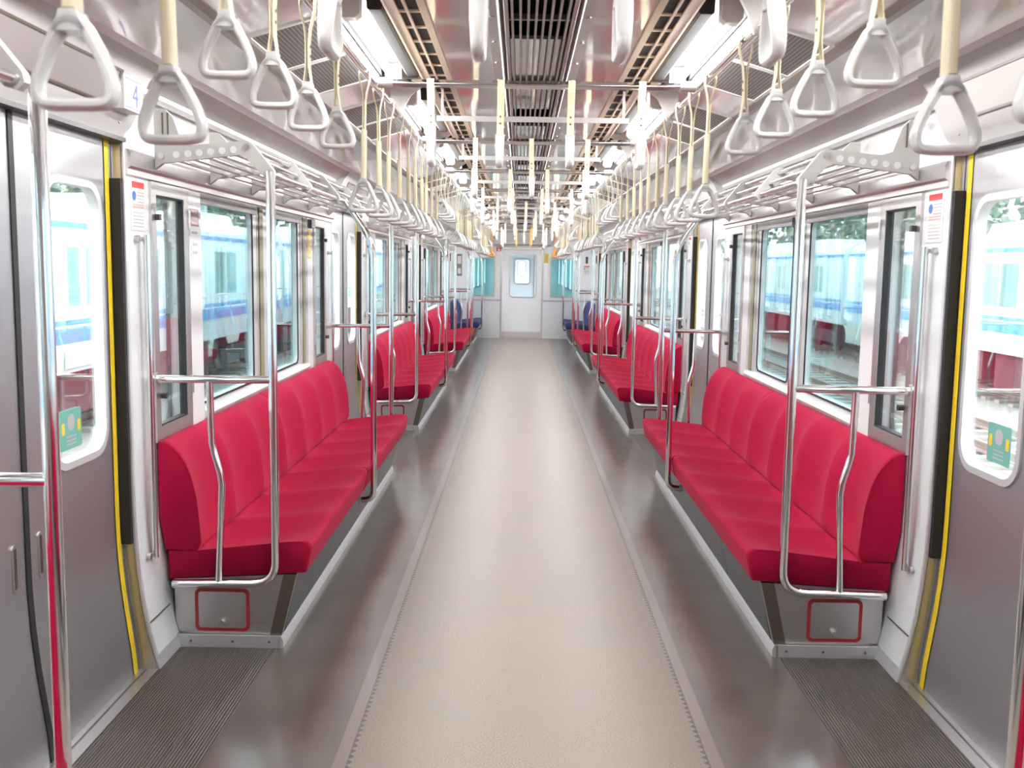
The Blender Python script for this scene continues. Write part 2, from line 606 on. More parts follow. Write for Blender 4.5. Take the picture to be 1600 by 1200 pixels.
for i, (a, b) in enumerate(WINX):
    wn = thing('window_%d' % (31 + i), ((a + b) / 2, Y0, WZ0), kind='structure')
    fr = MB().ring(rrect(a + .02, b - .02, WZ0 + .02, WZ1 - .02, .03), rect_loop(a, b, WZ0, WZ1, rrect(a + .02, b - .02, WZ0 + .02, WZ1 - .02, .03)), Y0 - .012, Y1, lambda a, b, c: (a, c, b))
    fr.build('window_frame', MT['alu'], wn)
    MB().box(a + .01, b - .01, Y0 + .02, Y0 + .026, WZ0 + .01, WZ1 - .01).build('pane', MT['endglass'], wn)

# far end gangway door
gd = thing('door_9', (0, Y0, 0), kind='structure')
h = rrect(-.262, .262, .86, 1.735, .07)
mY = lambda a, b, c: (a, c, b)
MB().ring(h, rect_loop(DX0, DX1, .0, DZ, h), Y0 + .012, Y0 + .045, mY).build('door_leaf', MT['nextwall'], gd)
MB().ring(rrect(-.262, .262, .86, 1.735, .07), rrect(-.285, .285, .837, 1.758, .09), Y0 + .004, Y0 + .05, mY).build('window_frame', MT['alu'], gd)
MB().box(-.27, .27, Y0 + .026, Y0 + .032, .85, 1.745).build('pane', MT['clear'], gd)
MB().box(DX0 + .005, DX1 - .005, Y0 + .006, Y0 + .012, .005, .135).build('kick_plate', MT['steel'], gd)

# the next car seen through the gangway door and end windows
nx = MB()
nx.box(-1.5, 1.5, 21.2, 39.0, -.1, 0)
nx.box(-1.5, 1.5, 21.2, 39.0, 2.28, 2.34)
for s in (-1, 1):
    for ya, yb in ((21.2, 39.0), (39.1, 58)):
        nx.box(s * 1.42, s * 1.5, ya, yb, 0, .85)
        nx.box(s * 1.42, s * 1.5, ya, yb, 1.75, 2.3)
    for k in range(12):
        nx.box(s * 1.42, s * 1.5, 21.2 + 2.9 * k, 23.1 + 2.9 * k, .8, 1.8)
nx.box(-1.5, 1.5, 39.1, 58, 2.28, 2.34)
nx.box(-1.5, 1.5, 39.1, 58, -.1, 0)
nf = MB()
for (a0, a1, b0, b1, yy) in ((-.27, .29, .84, 1.76, 39.0), (-.19, .19, 1.0, 1.78, 58.0)):
    h2 = rrect(a0, a1, b0, b1, .08)
    nx.ring(h2, rect_loop(-1.5, 1.5, 0, 2.3, h2), yy, yy + .1, mY)
    nf.ring(rrect(a0, a1, b0, b1, .08), rrect(a0 - .04, a1 + .04, b0 - .04, b1 + .04, .11), yy - .07, yy - .001, mY)
    for x in (-.5, .46):
        nf.box(x, x + .03, yy - .03, yy - .001, 0, 2.0)
tag(nf.build('trim_12', MT['slat']), kind='structure')
tag(nx.build('wall_next_carriage', MT['nextwall']), kind='structure')

# ---------------------------------------------------------------- windows of the bays
win_n = 0


def narrow_window(s, y0, y1, near, n):
    """hinged cover window of a door pocket"""
    w = thing('window_%d' % n, (s * 1.41, y0, .80), kind='structure')
    m = lambda a, b, c: (s * c, a, b)
    i0, i1, k0, k1 = y0 + .048, y1 - .058, .845, 1.712
    MB().ring([(i0, k0), (i1, k0), (i1, k1), (i0, k1)], [(y0, .79), (y1, .79), (y1, 1.757), (y0, 1.757)], 1.400, 1.428, m).build('window_frame', MT['alu'], w)
    MB().ring([(i0 + .006, k0 + .006), (i1 - .006, k0 + .006), (i1 - .006, k1 - .006), (i0 + .006, k1 - .006)], [(i0, k0), (i1, k0), (i1, k1), (i0, k1)], 1.404, 1.432, m).build('rubber_gasket', MT['black'], w)
    MB().box(s * 1.414, s * 1.419, i0, i1, k0, k1).build('pane', MT['clear'], w)
    # outer skin of the pocket with its own rounded window
    o0, o1 = (y0 - .10, y0 + .40) if near else (y0 + .02, y0 + .50)
    hole = rrect(o0 + .005, o1, .80, 1.745, .085)
    MB().ring(hole, rect_loop(y0 - .22, y1 + .22, .75, 1.80, hole), 1.488, 1.50, m).build('outer_panel', MT['pocket'], w)
    MB().box(s * 1.492, s * 1.496, o0, o1, .80, 1.745).build('outer_pane', MT['clear'], w)
    hx = y1 - .004 if near else y0 + .004
    lx = y0 + .040 if near else y1 - .050
    hg = MB()
    for z in (.93, 1.60):
        hg.tube([(s * 1.397, hx, z), (s * 1.397, hx, z + .075)], .006, 8)
    hg.build('hinge', MT['alu'], w)
    lt = MB()
    lt.box(s * 1.382, s * 1.402, lx - .011, lx + .011, 1.618, 1.640)
    lt.disc((s * 1.396, lx, .965), (-s, 0, 0), .012, .022, 10)
    lt.build('latch', MT['dark'], w)
    return w


def big_window(s, y0, n, y1):
    """fixed two-pane window with roller-blind guides"""
    w = thing('window_%d' % n, (s * 1.41, y0, .80), kind='structure')
    m = lambda a, b, c: (s * c, a, b)
    panes = ((y0 + .02, y0 + .90), (y0 + 1.19, y0 + 1.93))
    for (a, b), (oa, ob_) in zip(panes, ((y0, y0 + .965), (y0 + 1.10, y0 + 2.0))):
        hole = rrect(a + .004, b - .018, .855, 1.725, .045)
        MB().ring(hole, rect_loop(oa, ob_, .825, 1.757, hole), 1.430, 1.456, m).build('sash', MT['trim'], w)
        MB().ring(rrect(a + .008, b - .022, .859, 1.721, .043), rrect(a - .002, b - .012, .849, 1.731, .05), 1.427, 1.433, m).build('rubber_gasket', MT['black'], w)
        MB().box(s * 1.446, s * 1.451, a, b, .84, 1.74).build('pane', MT['tint'], w)
        MB().box(s * 1.412, s * 1.428, a - .01, b + .02, 1.712, 1.757).build('roller_blind', MT['blindbar'], w)
    g = MB()
    g.box(s * 1.418, s * 1.478, y0 + .985, y0 + 1.055, .84, 1.757)
    g.box(s * 1.414, s * 1.478, y1 - .115, y1 - .045, .84, 1.757)
    g.build('blind_guide', MT['khaki'], w)
    p = MB()
    p.box(s * 1.426, s * 1.478, y0 + 1.056, y0 + 1.10, .84, 1.757)
    p.box(s * 1.426, s * 1.478, y0 + .966, y0 + .984, .84, 1.757)
    p.box(s * 1.420, s * 1.478, y1 - .044, y1 - .001, .84, 1.757)
    p.box(s * 1.420, s * 1.478, y1 - .14, y1 - .116, .84, 1.757)
    p.build('mullion', MT['trim'], w)
    MB().prism_y([(1.402, .795), (1.396, .812), (1.402, .826), (1.450, .852), (1.478, .856), (1.478, .795)], y0, y1, s).build('sill', MT['trim'], w)
    return w


for k in (-1, 0, 1, 2, 3):
    for s, side in SIDES:
        a = BAY_A + P * k
        if k == 3:
            win_n += 1
            narrow_window(s, a + .22, a + .63, True, win_n)
            continue
        if k > -1:
            win_n += 1
            narrow_window(s, a + .22, a + .63, True, win_n)
        win_n += 1
        big_window(s, a + .81, win_n, a + 2.93)
        win_n += 1
        narrow_window(s, a + 3.09, a + 3.49, False, win_n)

# ---------------------------------------------------------------- sliding doors
DPROF = [(0.0, 1.400), (.09, 1.407), (.18, 1.419), (.28, 1.432), (.40, 1.443), (.52, 1.449), (.62, 1.450)]
door_n = 0


def dx(z):
    for (a, xa), (b, xb) in zip(DPROF, DPROF[1:]):
        if z <= b:
            return xa + (xb - xa) * (z - a) / (b - a)
    return 1.450


def sliding_door(s, y0, n):
    d = thing('door_%d' % n, (s * 1.45, y0 + .685, 0), kind='structure')
    m = lambda a, b, c: (s * c, a, b)
    ym = y0 + .685
    for q in (-1, 1):
        ya, yb = (y0 - .06, ym - .014) if q < 0 else (ym + .014, y0 + 1.37 + .06)
        wc = ym + q * .372
        hole = rrect(wc - .190, wc + .190, .835, 1.705, .085)
        lf = MB()
        lf.prism([(x, z) for z, x in DPROF] + [(1.478, .62), (1.43, 0.0)], ya, yb, lambda a, b, c: (s * a, c, b))
        lf.ring(hole, rect_loop(ya, yb, .62, 1.92, hole), 1.450, 1.478, m)
        leaf = lf.build('door_leaf', MT['doorsteel'], d)
        MB().ring(rrect(wc - .185, wc + .185, .840, 1.700, .081), rrect(wc - .208, wc + .208, .817, 1.723, .10), 1.444, 1.480, m).build('window_frame', MT['trim'], leaf)
        MB().box(s * 1.462, s * 1.466, wc - .19, wc + .19, .835, 1.705).build('pane', MT['clear'], leaf)
        ye = ym + q * (.685 - .055)
        ys = MB()
        zs = [i * .05 for i in range(0, 38)] + [1.885]
        for z0, z1 in zip(zs, zs[1:]):
            ys.add([(s * (dx(z0) - .003), ye - .017, z0), (s * (dx(z0) - .003), ye + .017, z0), (s * (dx(z1) - .003), ye + .017, z1), (s * (dx(z1) - .003), ye - .017, z1)], [(0, 1, 2, 3)])
            ys.add([(s * (dx(z0) + .001), ye - .017, z0), (s * (dx(z0) + .001), ye + .017, z0), (s * (dx(z1) + .001), ye + .017, z1), (s * (dx(z1) + .001), ye - .017, z1)], [(0, 1, 2, 3)])
        ys.build('yellow_stripe', MT['yellow'], leaf)
        yh = ym + q * .075
        MB().ring(rrect(yh - .008, yh + .008, .545, .665, .007), rrect(yh - .014, yh + .014, .537, .673, .012), 1.446, 1.452, m).build('finger_pull', MT['steel'], leaf)
        MB().prism(rrect(yh - .008, yh + .008, .545, .665, .007), 1.4475, 1.4515, m).build('pull_recess', MT['dark'], leaf)
    sl = MB()
    sl.prism([(x - .004, z) for z, x in DPROF] + [(1.446, 1.90), (1.476, 1.90), (1.476, .62), (1.43, 0)], ym - .0135, ym + .0135, lambda a, b, c: (s * a, c, b))
    sl.build('rubber_seal', MT['black'], d)
    for e in (y0, y0 + 1.37):
        q = 1 if e > y0 + .5 else -1
        MB().box(s * 1.412, s * 1.447, e - q * .030, e - q * .012, .47, 1.745).build('finger_guard', MT['black'], d)
        jb = MB()
        jb.prism([(x + .003, z) for x, z in WALL] + [(1.411, 1.88), (1.448, 1.88), (1.448, .6)] + [(x - .001, z) for z, x in DPROF[::-1]], e - q * .012, e + q * .01, lambda a, b, c: (s * a, c, b))
        jb.build('jamb_lining', MT['jamb'], d)
    MB().box(s * 1.40, s * 1.452, y0, y0 + 1.37, 1.868, 1.882).build('top_track', MT['dark'], d)
    si = MB()
    si.box(s * 1.332, s * 1.372, y0 + .001, y0 + 1.369, 0, .006)
    si.box(s * 1.382, s * 1.402, y0 + .001, y0 + 1.369, 0, .005)
    si.build('sill_plate', MT['alu'], d)
    mt_ = MB().box(s * .965, s * 1.331, y0 - .20, y0 + 1.57, 0.0005, .004)
    mt_.build('entrance_mat', MT['mat'], d)
    return d


d_tree = {}
for i, y in enumerate(DOOR_Y):
    for s, side in SIDES:
        door_n += 1
        if i == 0:
            o = sliding_door(s, y, door_n)
            d_tree[s] = tree_of(o)
        else:
            o = dup(d_tree[s], (s * 1.45, y + .685, 0))
            o.name = 'door_%d' % door_n
# outer panels of the car body behind the pockets and roof line
for s, side in SIDES:
    ob = MB()
    for k in BAYS:
        a = BAY_A + P * k
        ob.box(s * 1.485, s * 1.50, max(a - .02, Y_BACK), a + .005, 0, 2.45)
    tag(ob.build('wall_%s_rib' % side, MT['slat']), kind='structure')

# ================================================================ CEILING FITTINGS
# fluorescent lamps
for s, side in SIDES:
    c = 0
    proto = None
    for k in range(-2, 10):
        y0 = 3.22 + 1.7 * k
        if y0 < -1 or y0 + 1.15 > 20.4:
            continue
        loc = (s * .565, y0, 2.315)
        vis = y0 > 2.5
        if vis:
            c += 1
            lab = 'white fluorescent ceiling lamp, %s from the near end of the %s row' % (NTH[c - 1], side)
        else:
            lab = 'white fluorescent ceiling lamp above the camera in the %s row%s' % (side, ', behind it' if y0 < 0 else '')
        if proto is None:
            L = thing('ceiling_lamp', loc, lab, 'ceiling lamp', 'fluorescent lamps in the %s ceiling row' % side)
            MB().prism_y([(.496, 2.3140), (.498, 2.268), (.504, 2.263), (.540, 2.263), (.546, 2.268), (.548, 2.3140)], y0 + .01, y0 + 1.14, s).build('housing', MT['lampbody'], L, smooth=0)
            MB().box(s * .486, s * .653, y0 - .02, y0 + 1.17, 2.3147, 2.3152).box(s * .6505, s * .6545, y0 - .02, y0 + 1.17, 2.262, 2.3147).build('added_dark_tray', MT['glaretray'], L)  # dark tray and flange added to keep the recess around the tube from glaring
            MB().tube([(s * .602, y0 + .05, 2.2565), (s * .602, y0 + 1.10, 2.2565)], .0165, 12).build('tube', MT['tube'], L)
            for e in (y0, y0 + 1.10):
                MB().prism_y([(.567, 2.3140), (.567, 2.250), (.582, 2.236), (.622, 2.236), (.634, 2.250), (.640, 2.3140)], e, e + .05, s).build('end_cap', MT['lampwhite'], L, smooth=0)
            ld = bpy.data.lights.new('tube_light', 'AREA')
            ld.shape = 'RECTANGLE'
            ld.size, ld.size_y = .024, 1.04
            ld.energy = LAMP_WATTS
            ld.color = (1.0, .99, .985)
            for q in (-1, 1):       # the lower two flanks of the tube
                lo = bpy.data.objects.new('tube_light', ld)
                C.objects.link(lo)
                lo.parent = L
                lo.location = (s * .602 + q * .0125 - loc[0], .575, 2.2435 - loc[2])
                lo.rotation_euler = (0, R(-48 * q), 0)
            proto = tree_of(L)
        else:
            dup(proto, loc, lab)

# linear air diffusers
for s, side in SIDES:
    D = thing('air_diffuser', (s * .415, Y_BACK, 2.27), 'cream slotted air diffuser running the length of the ceiling on the %s' % side, 'air diffuser')
    f = MB()
    for a, b in ((.355, .378), (.414, .423), (.446, .476)):
        f.prism_y([(a, 2.268), (a, 2.258), (b, 2.258), (b, 2.268)], Y_BACK, 20.4, s)
    y = Y_BACK + .1
    while y < 20.4:
        f.box(s * .37, s * .46, y, y + .017, 2.2595, 2.268)
        y += .21
    f.build('frame', MT['cream'], D)
    MB().box(s * .378, s * .452, Y_BACK, 20.4, 2.2655, 2.2695).build('slot_backing', MT['void'], D)
    lip = MB().prism_y([(.476, 2.318), (.476, 2.256), (.484, 2.256), (.484, 2.318)], Y_BACK, 20.4, s)
    lip.build('edge_lip', MT['cream'], D)

# central fan grille
G = thing('fan_grille', (0, Y_BACK, 2.27), 'long grey slatted fan grille along the middle of the ceiling', 'ceiling grille')
for x in (-.088, -.062, -.037, -.012, .012, .037, .062, .088):
    MB().box(x - .004, x + .004, Y_BACK, 20.4, 2.246, 2.276).build('slat', MT['slat'], G)
for s in (-1, 1):
    f = MB()
    f.prism_y([(.100, 2.272), (.100, 2.246), (.112, 2.240), (.120, 2.256), (.128, 2.242), (.136, 2.258), (.172, 2.262), (.172, 2.272)], Y_BACK, 20.4, s)
    f.build('side_frame', MT['slat'], G)
    b = MB()
    y = .4
    while y < 20.3:
        b.disc((s * .156, y, 2.262), (0, 0, -1), .008, .006, 8)
        y += .36
    b.build('bolt', MT['alu'], G)
pl = MB(); cb = MB()
y = .85
cuts = [3.05 + 2.2 * k for k in range(-2, 8)]
prev = Y_BACK
for c0 in cuts:
    if c0 > prev:
        pl.box(-.104, .104, prev, min(c0, 20.4), 2.278, 2.290)
    for ya, zb_ in ((c0 + .27, 2.280), (c0 + 1.38, 2.277)):
        if Y_BACK < ya < 20.3:
            MB().box(-.10, .10, ya, ya + .02, 2.262, zb_).build('cross_slat', MT['slat'], G)
    prev = c0 + .62
pl.box(-.104, .104, prev, 20.4, 2.278, 2.290)
pl.build('cover_plate', MT['ceil'], G)
MB().box(-.104, .104, Y_BACK, 20.4, 2.385, 2.398).build('duct_lining', MT['void'], G)

# expanded-metal return air vents
for s, side in SIDES:
    proto = None
    c = 0
    for k in (-1, 0, 1, 2):
        for yo in (3.28, 3.82, 4.82, 5.36):
            y0 = yo + P * k
            if y0 < 1.2:
                continue
            loc = (s * .80, y0, 2.22)
            c += 1
            lab = 'grey mesh return air vent in the ceiling, %s from the near end on the %s' % (NTH[min(c, 14) - 1], side)
            if proto is None:
                V = thing('air_vent', loc, lab, 'air vent', 'mesh vents in the %s ceiling' % side)
                z = lambda x: 2.266 + (x - .66) * (2.178 - 2.266) / .30
                q = [(.690, z(.690) + .001), (.690, z(.690) - .004), (.925, z(.925) - .004), (.925, z(.925) + .001)]
                MB().prism_y(q, y0, y0 + .50, s).build('mesh_panel', MT['vent'], V)
                fr = MB()
                for a, b in ((.672, .690), (.925, .943)):
                    fr.prism_y([(a, z(a) + .001), (a, z(a) - .007), (b, z(b) - .007), (b, z(b) + .001)], y0 - .018, y0 + .518, s)
                for e in (y0 - .018, y0 + .5):
                    fr.prism_y([(.69, z(.69) + .001), (.69, z(.69) - .007), (.925, z(.925) - .007), (.925, z(.925) + .001)], e, e + .018, s)
                fr.build('frame', MT['bracket'], V)
                proto = tree_of(V)
            else:
                dup(proto, loc, lab)

# ================================================================ RAILS AND STRAPS
RX, RZ = .62, 2.155
for s, side in SIDES:
    rl = thing('strap_rail', (s * RX, 0, RZ), 'long steel strap rail hung under the %s lamp row' % side, 'rail')
    MB().tube([(s * RX, Y_BACK + .02, RZ), (s * RX, 20.42, RZ)], .0155, 12).build('tube', MT['chrome'], rl)
    for k in range(-3, 10):
        y = 4.63 + 1.7 * k
        if y < .9 or y > 20.3: continue
        pts = [(.490, 2.3145), (.490, 2.285), (.52, 2.265), (.560, 2.235), (.585, 2.19), (.597, 2.155), (.605, 2.135), (.635, 2.135), (.643, 2.155), (.650, 2.20), (.655, 2.25), (.655, 2.3145)]
        MB().prism_y(pts, y - .010, y + .010, s).build('bracket', MT['lampwhite'], rl)
CROSS = [(1.88, 4), (3.88, 4), (5.60, 3), (7.33, 4), (9.13, 4), (10.93, 3), (12.75, 4), (14.6, 4), (16.4, 3), (18.0, 4), (19.7, 4)]
proto = None
for i, (y, n) in enumerate(CROSS):
    lab = 'steel crossbar between the two strap rails, %s from the near end' % NTH[i]
    if proto is None:
        cr = thing('cross_rail', (0, y, RZ), lab, 'rail', 'crossbars between the strap rails')
        MB().tube([(-RX + .02, y, RZ), (RX - .02, y, RZ)], .0155, 12).build('tube', MT['chrome'], cr)
        for s in (-1, 1):
            MB().tube([(s * (RX - .0175), y, RZ), (s * (RX - .075), y, RZ)], .0205, 12).build('joint_socket', MT['alu'], cr)
        proto = tree_of(cr)
    else:
        dup(proto, (0, y, RZ), lab)
# flat bars that carry hanging posters
proto = None
for i in range(9):
    y = 4.6 + 1.62 * i + (0.0 if i < 2 else .1 * (i - 1))
    if y > 19.5: break
    lab = 'thin grey poster bar across the ceiling, %s from the near end' % NTH[i]
    if proto is None:
        hb = thing('poster_hanger', (0, y, 2.13), lab, 'poster bar', 'poster bars across the ceiling')
        MB().box(-.44, .43, y - .004, y + .004, 2.118, 2.142).build('bar', MT['slat'], hb)
        for x in (-.415, .405):
            MB().box(x - .006, x + .006, y - .003, y + .003, 2.138, 2.262).build('hanger', MT['slat'], hb)
        proto = tree_of(hb)
    else:
        dup(proto, (0, y, 2.13), lab)


def strap_ring(along, w, h, zb, n=6):
    """closed rounded-triangle path; along = (dx, dy) unit direction of its width; bottom centre at height zb"""
    half = []
    # right half outline from the bottom centre to the top, softly bowed sides
    half += [(0, 0), (w * .20, .0), (w * .34, .001)]
    half += [tuple(v) for v in bez_corner((w * .37, .0015), (w * .535, .004), (w * .475, h * .30), n)]
    half += [(w * .415, h * .46), (w * .335, h * .63), (w * .245, h * .79)]
    half += [tuple(v) for v in bez_corner((w * .205, h * .86), (w * .14, h * .985), (0, h), n)]
    pts = half + [(-x, z) for x, z in half[-2:0:-1]]
    return [(along[0] * x, along[1] * x, zb + z) for x, z in pts]


def make_strap(name, along, z_bottom, sleeve, ringmat, beltmat, label, group, loc):
    st = thing(name, loc, label, 'hanging strap', group)
    o = Vector(loc)
    h = .102
    zb = z_bottom - RZ + .009
    ring = strap_ring(along, .097, h, zb)
    mb = MB()
    side = Vector((along[1], -along[0], 0))
    # band-like ring: elliptical section, broader across its plane
    P_ = [Vector(p) for p in ring]
    m_ = len(P_); vs = []; fs = []; n = 10
    for i in range(m_):
        t = (P_[(i + 1) % m_] - P_[i - 1]).normalized()
        inn = t.cross(side).normalized()
        wdt = .0125 + .006 * max(0, min(1, (P_[i].z - zb) / h))
        for k in range(n):
            a = 2 * math.pi * k / n
            vs.append(P_[i] + inn * (.0085 * math.cos(a)) + side * (wdt * math.sin(a)))
    for i in range(m_):
        j = (i + 1) % m_
        for k in range(n):
            l = (k + 1) % n
            fs.append((i * n + k, i * n + l, j * n + l, j * n + k))
    mb.add(vs, fs)
    # shoulder block at the top
    zt = zb + h
    A = Vector((along[0], along[1], 0))
    blk = [(-.021, zt - .014), (-.013, zt + .004), (-.011, zt + .012), (.011, zt + .012), (.013, zt + .004), (.021, zt - .014)]
    mb.prism(blk, -.017, .017, lambda a, b, c: A * a + side * c + Vector((0, 0, b)))
    rg = mb.build('handle_ring', ringmat, st, origin=(0, 0, 0))
    # two-ply belt looped over the rail; width along `side`
    bl = MB()
    hw = .0135
    zs = [.0175, .012, 0, -.03, -.075, -.11]
    xs = [.004, .014, .0185, .0175, .006, .003]
    if sleeve:
        z1 = -.215
        zs += [-.17, z1]; xs += [.0025, .0025]
    else:
        zs += [zt + .055, zt + .012]; xs += [.003, .009]
    for q in (-1, 1):
        for (za, xa), (zc, xc) in zip(zip(zs, xs), list(zip(zs, xs))[1:]):
            for t0, t1 in ((0, .0026),):
                v = []
                for zz, xx in ((za, xa), (zc, xc)):
                    for e in (t0, t1):
                        for wv in (-hw, hw):
                            v.append(A * (q * (xx + e)) + side * wv + Vector((0, 0, zz)))
                bl.add(v, [(0, 1, 3, 2), (4, 6, 7, 5), (0, 4, 5, 1), (2, 3, 7, 6), (0, 2, 6, 4), (1, 5, 7, 3)])
    bl.add([A * -.0066 + side * -hw + Vector((0, 0, .0175)), A * .0066 + side * -hw + Vector((0, 0, .0175)), A * .0066 + side * hw + Vector((0, 0, .0175)), A * -.0066 + side * hw + Vector((0, 0, .0175))], [(0, 1, 2, 3)])
    belt = bl.build('belt', beltmat, st, origin=(0, 0, 0), smooth=0)
    if sleeve:
        sv = MB()
        sv.prism(rrect(-.009, .009, -.0165, .0165, .006, 3), -.205, zt + .014, lambda a, b, c: A * a + side * b + Vector((0, 0, c)))
        sv.build('sleeve', beltmat, st, origin=(0, 0, 0))
    else:
        rv = MB()
        for zz in (-.12, -.145):
            rv.disc(A * -.0056 + Vector((0, 0, zz)), -A, .004, .002, 8)
            rv.disc(A * .0056 + Vector((0, 0, zz)), A, .004, .002, 8)
        rv.build('rivet', MT['brown'], st, origin=(0, 0, 0))
        MB().box(*sorted((-.012, .012)), -.0175, .0175, zt + .006, zt + .016).build('buckle', MT['bracket'], st, origin=(0, 0, 0)) if along[0] else \
            MB().box(-.0175, .0175, -.012, .012, zt + .006, zt + .016).build('buckle', MT['bracket'], st, origin=(0, 0, 0))
    return st


def tilt(o):
    o.rotation_euler = (random.uniform(-.02, .02), random.uniform(-.02, .02), 0)


LONG = [3.665 + .34 * k for k in range(10)]
SHORT = [7.06, 7.43, 7.80, 8.20]
p_long = p_short = p_orange = p_cross = p_cross_o = None
for s, side in SIDES:
    for k in (-1, 0, 1, 2, 3):
        where = {-1: 'beside the camera', 0: 'over the first bench', 1: 'over the second bench', 2: 'over the third bench', 3: 'over the blue bench'}[k]
        ys = [y + P * k for y in LONG if y + P * k > 1.1 and y + P * k < 20.2]
        for i, y in enumerate(ys):
            org = k == 3
            loc = (s * RX, y, RZ)
            n = 'orange' if org else 'white'
            lab = 'long %s strap, %s from the near end on the %s rail %s' % (n, NTH[i], side, where)
            grp = '%s straps on the %s rail %s' % ('orange' if org else 'long', side, where)
            if org:
                if p_orange is None:
                    o = make_strap('hanging_strap', (1, 0), 1.652, True, MT['orange'], MT['orange'], lab, grp, loc); p_orange = tree_of(o)
                else:
                    o = dup(p_orange, loc, lab, grp)
            elif p_long is None:
                o = make_strap('hanging_strap', (1, 0), 1.652, True, MT['handle'], MT['belt'], lab, grp, loc); p_long = tree_of(o)
            else:
                o = dup(p_long, loc, lab, grp)
            tilt(o)
        if k == 3: continue
        for i, y in enumerate(SHORT):
            y += P * k
            loc = (s * RX, y, RZ)
            lab = 'short white strap, %s of four on the %s rail by the %s door' % (NTH[i], side, NTH[k + 1])
            grp = 'short straps on the %s rail by the %s doors' % (side, NTH[k + 1])
            if p_short is None:
                o = make_strap('hanging_strap', (1, 0), 1.815, False, MT['handle'], MT['belt'], lab, grp, loc); p_short = tree_of(o)
            else:
                o = dup(p_short, loc, lab, grp)
            tilt(o)
for j, (y, n) in enumerate(CROSS):
    for i in range(n):
        x = (i - (n - 1) / 2) * (.268 if n == 4 else .310)
        org = j == 10 and i in (1, 2) or j == 9 and i in (1, 2)
        loc = (x, y, RZ)
        lab = '%s ring strap seen edge on, %s from left of %s on the %s crossbar' % ('orange' if org else 'white', NTH[i], {3: 'three', 4: 'four'}[n], NTH[j])
        grp = 'straps on the %s crossbar' % NTH[j]
        if org:
            if p_cross_o is None:
                o = make_strap('hanging_strap', (0, 1), 1.843, False, MT['orange'], MT['orange'], lab, grp, loc); p_cross_o = tree_of(o)
            else:
                o = dup(p_cross_o, loc, lab, grp)
        elif p_cross is None:
            o = make_strap('hanging_strap', (0, 1), 1.843, False, MT['handle'], MT['belt'], lab, grp, loc); p_cross = tree_of(o)
        else:
            o = dup(p_cross, loc, lab, grp)
        tilt(o)

# ================================================================ BENCHES
def cushion(prof, y0, y1, seats, s, depth, dirn):
    """prof: closed loop of (x, z, weight); dished once per seat, with sharp ridges between"""
    cx = sum(p[0] for p in prof) / len(prof); cz = sum(p[1] for p in prof) / len(prof)
    per = 12
    ts = [0.0, .12 / per] + [i / per for i in range(1, seats * per)] + [seats - .12 / per, float(seats)]
    rows = []
    for t in ts:
        y = y0 + (y1 - y0) * t / seats
        f = t - math.floor(t) if t < seats else 1.0
        d = 1 - abs(2 * f - 1) ** 1.8
        if t in (0.0, float(seats)):
            sc = .965
        else:
            sc = 1.0
        row = []
        for x, z, w_ in prof:
            xx = cx + (x - cx) * sc + dirn[0] * depth * d * w_
            zz = cz + (z - cz) * sc + dirn[1] * depth * d * w_
            row.append((s * xx, y, zz))
        rows.append(row)
    n = len(prof)
    v = [p for row in rows for p in row]
    f = []
    for j in range(len(rows) - 1):
        for i in range(n):
            k = (i + 1) % n
            f.append((j * n + i, j * n + k, (j + 1) * n + k, (j + 1) * n + i))
    f += [tuple(range(n)), tuple((len(rows) - 1) * n + i for i in range(n))]
    mb = MB(); mb.add(v, f)
    return mb


SEAT = [(1.372, .264, 0), (.850, .297, 0), (.841, .330, .05), (.834, .365, .1), (.829, .392, .15), (.833, .408, .25), (.845, .418, .35), (.870, .421, .5), (.92, .418, .75), (.98, .411, .95), (1.05, .403, 1),
        (1.12, .395, 1), (1.18, .388, 1), (1.235, .382, .9), (1.262, .378, .6), (1.275, .374, .2), (1.300, .372, 0), (1.372, .372, 0)]
BACK = [(1.382, .378, 0), (1.262, .376, .2), (1.247, .40, .5), (1.246, .44, .8), (1.250, .50, 1), (1.255, .555, 1), (1.2575, .580, 1), (1.2600, .585, 1), (1.2595, .590, 1), (1.268, .63, 1), (1.282, .68, .95), (1.300, .720, .8),
        (1.322, .753, .55), (1.347, .778, .3), (1.372, .791, .12), (1.396, .794, 0), (1.403, .785, 0), (1.403, .50, 0), (1.392, .44, 0)]


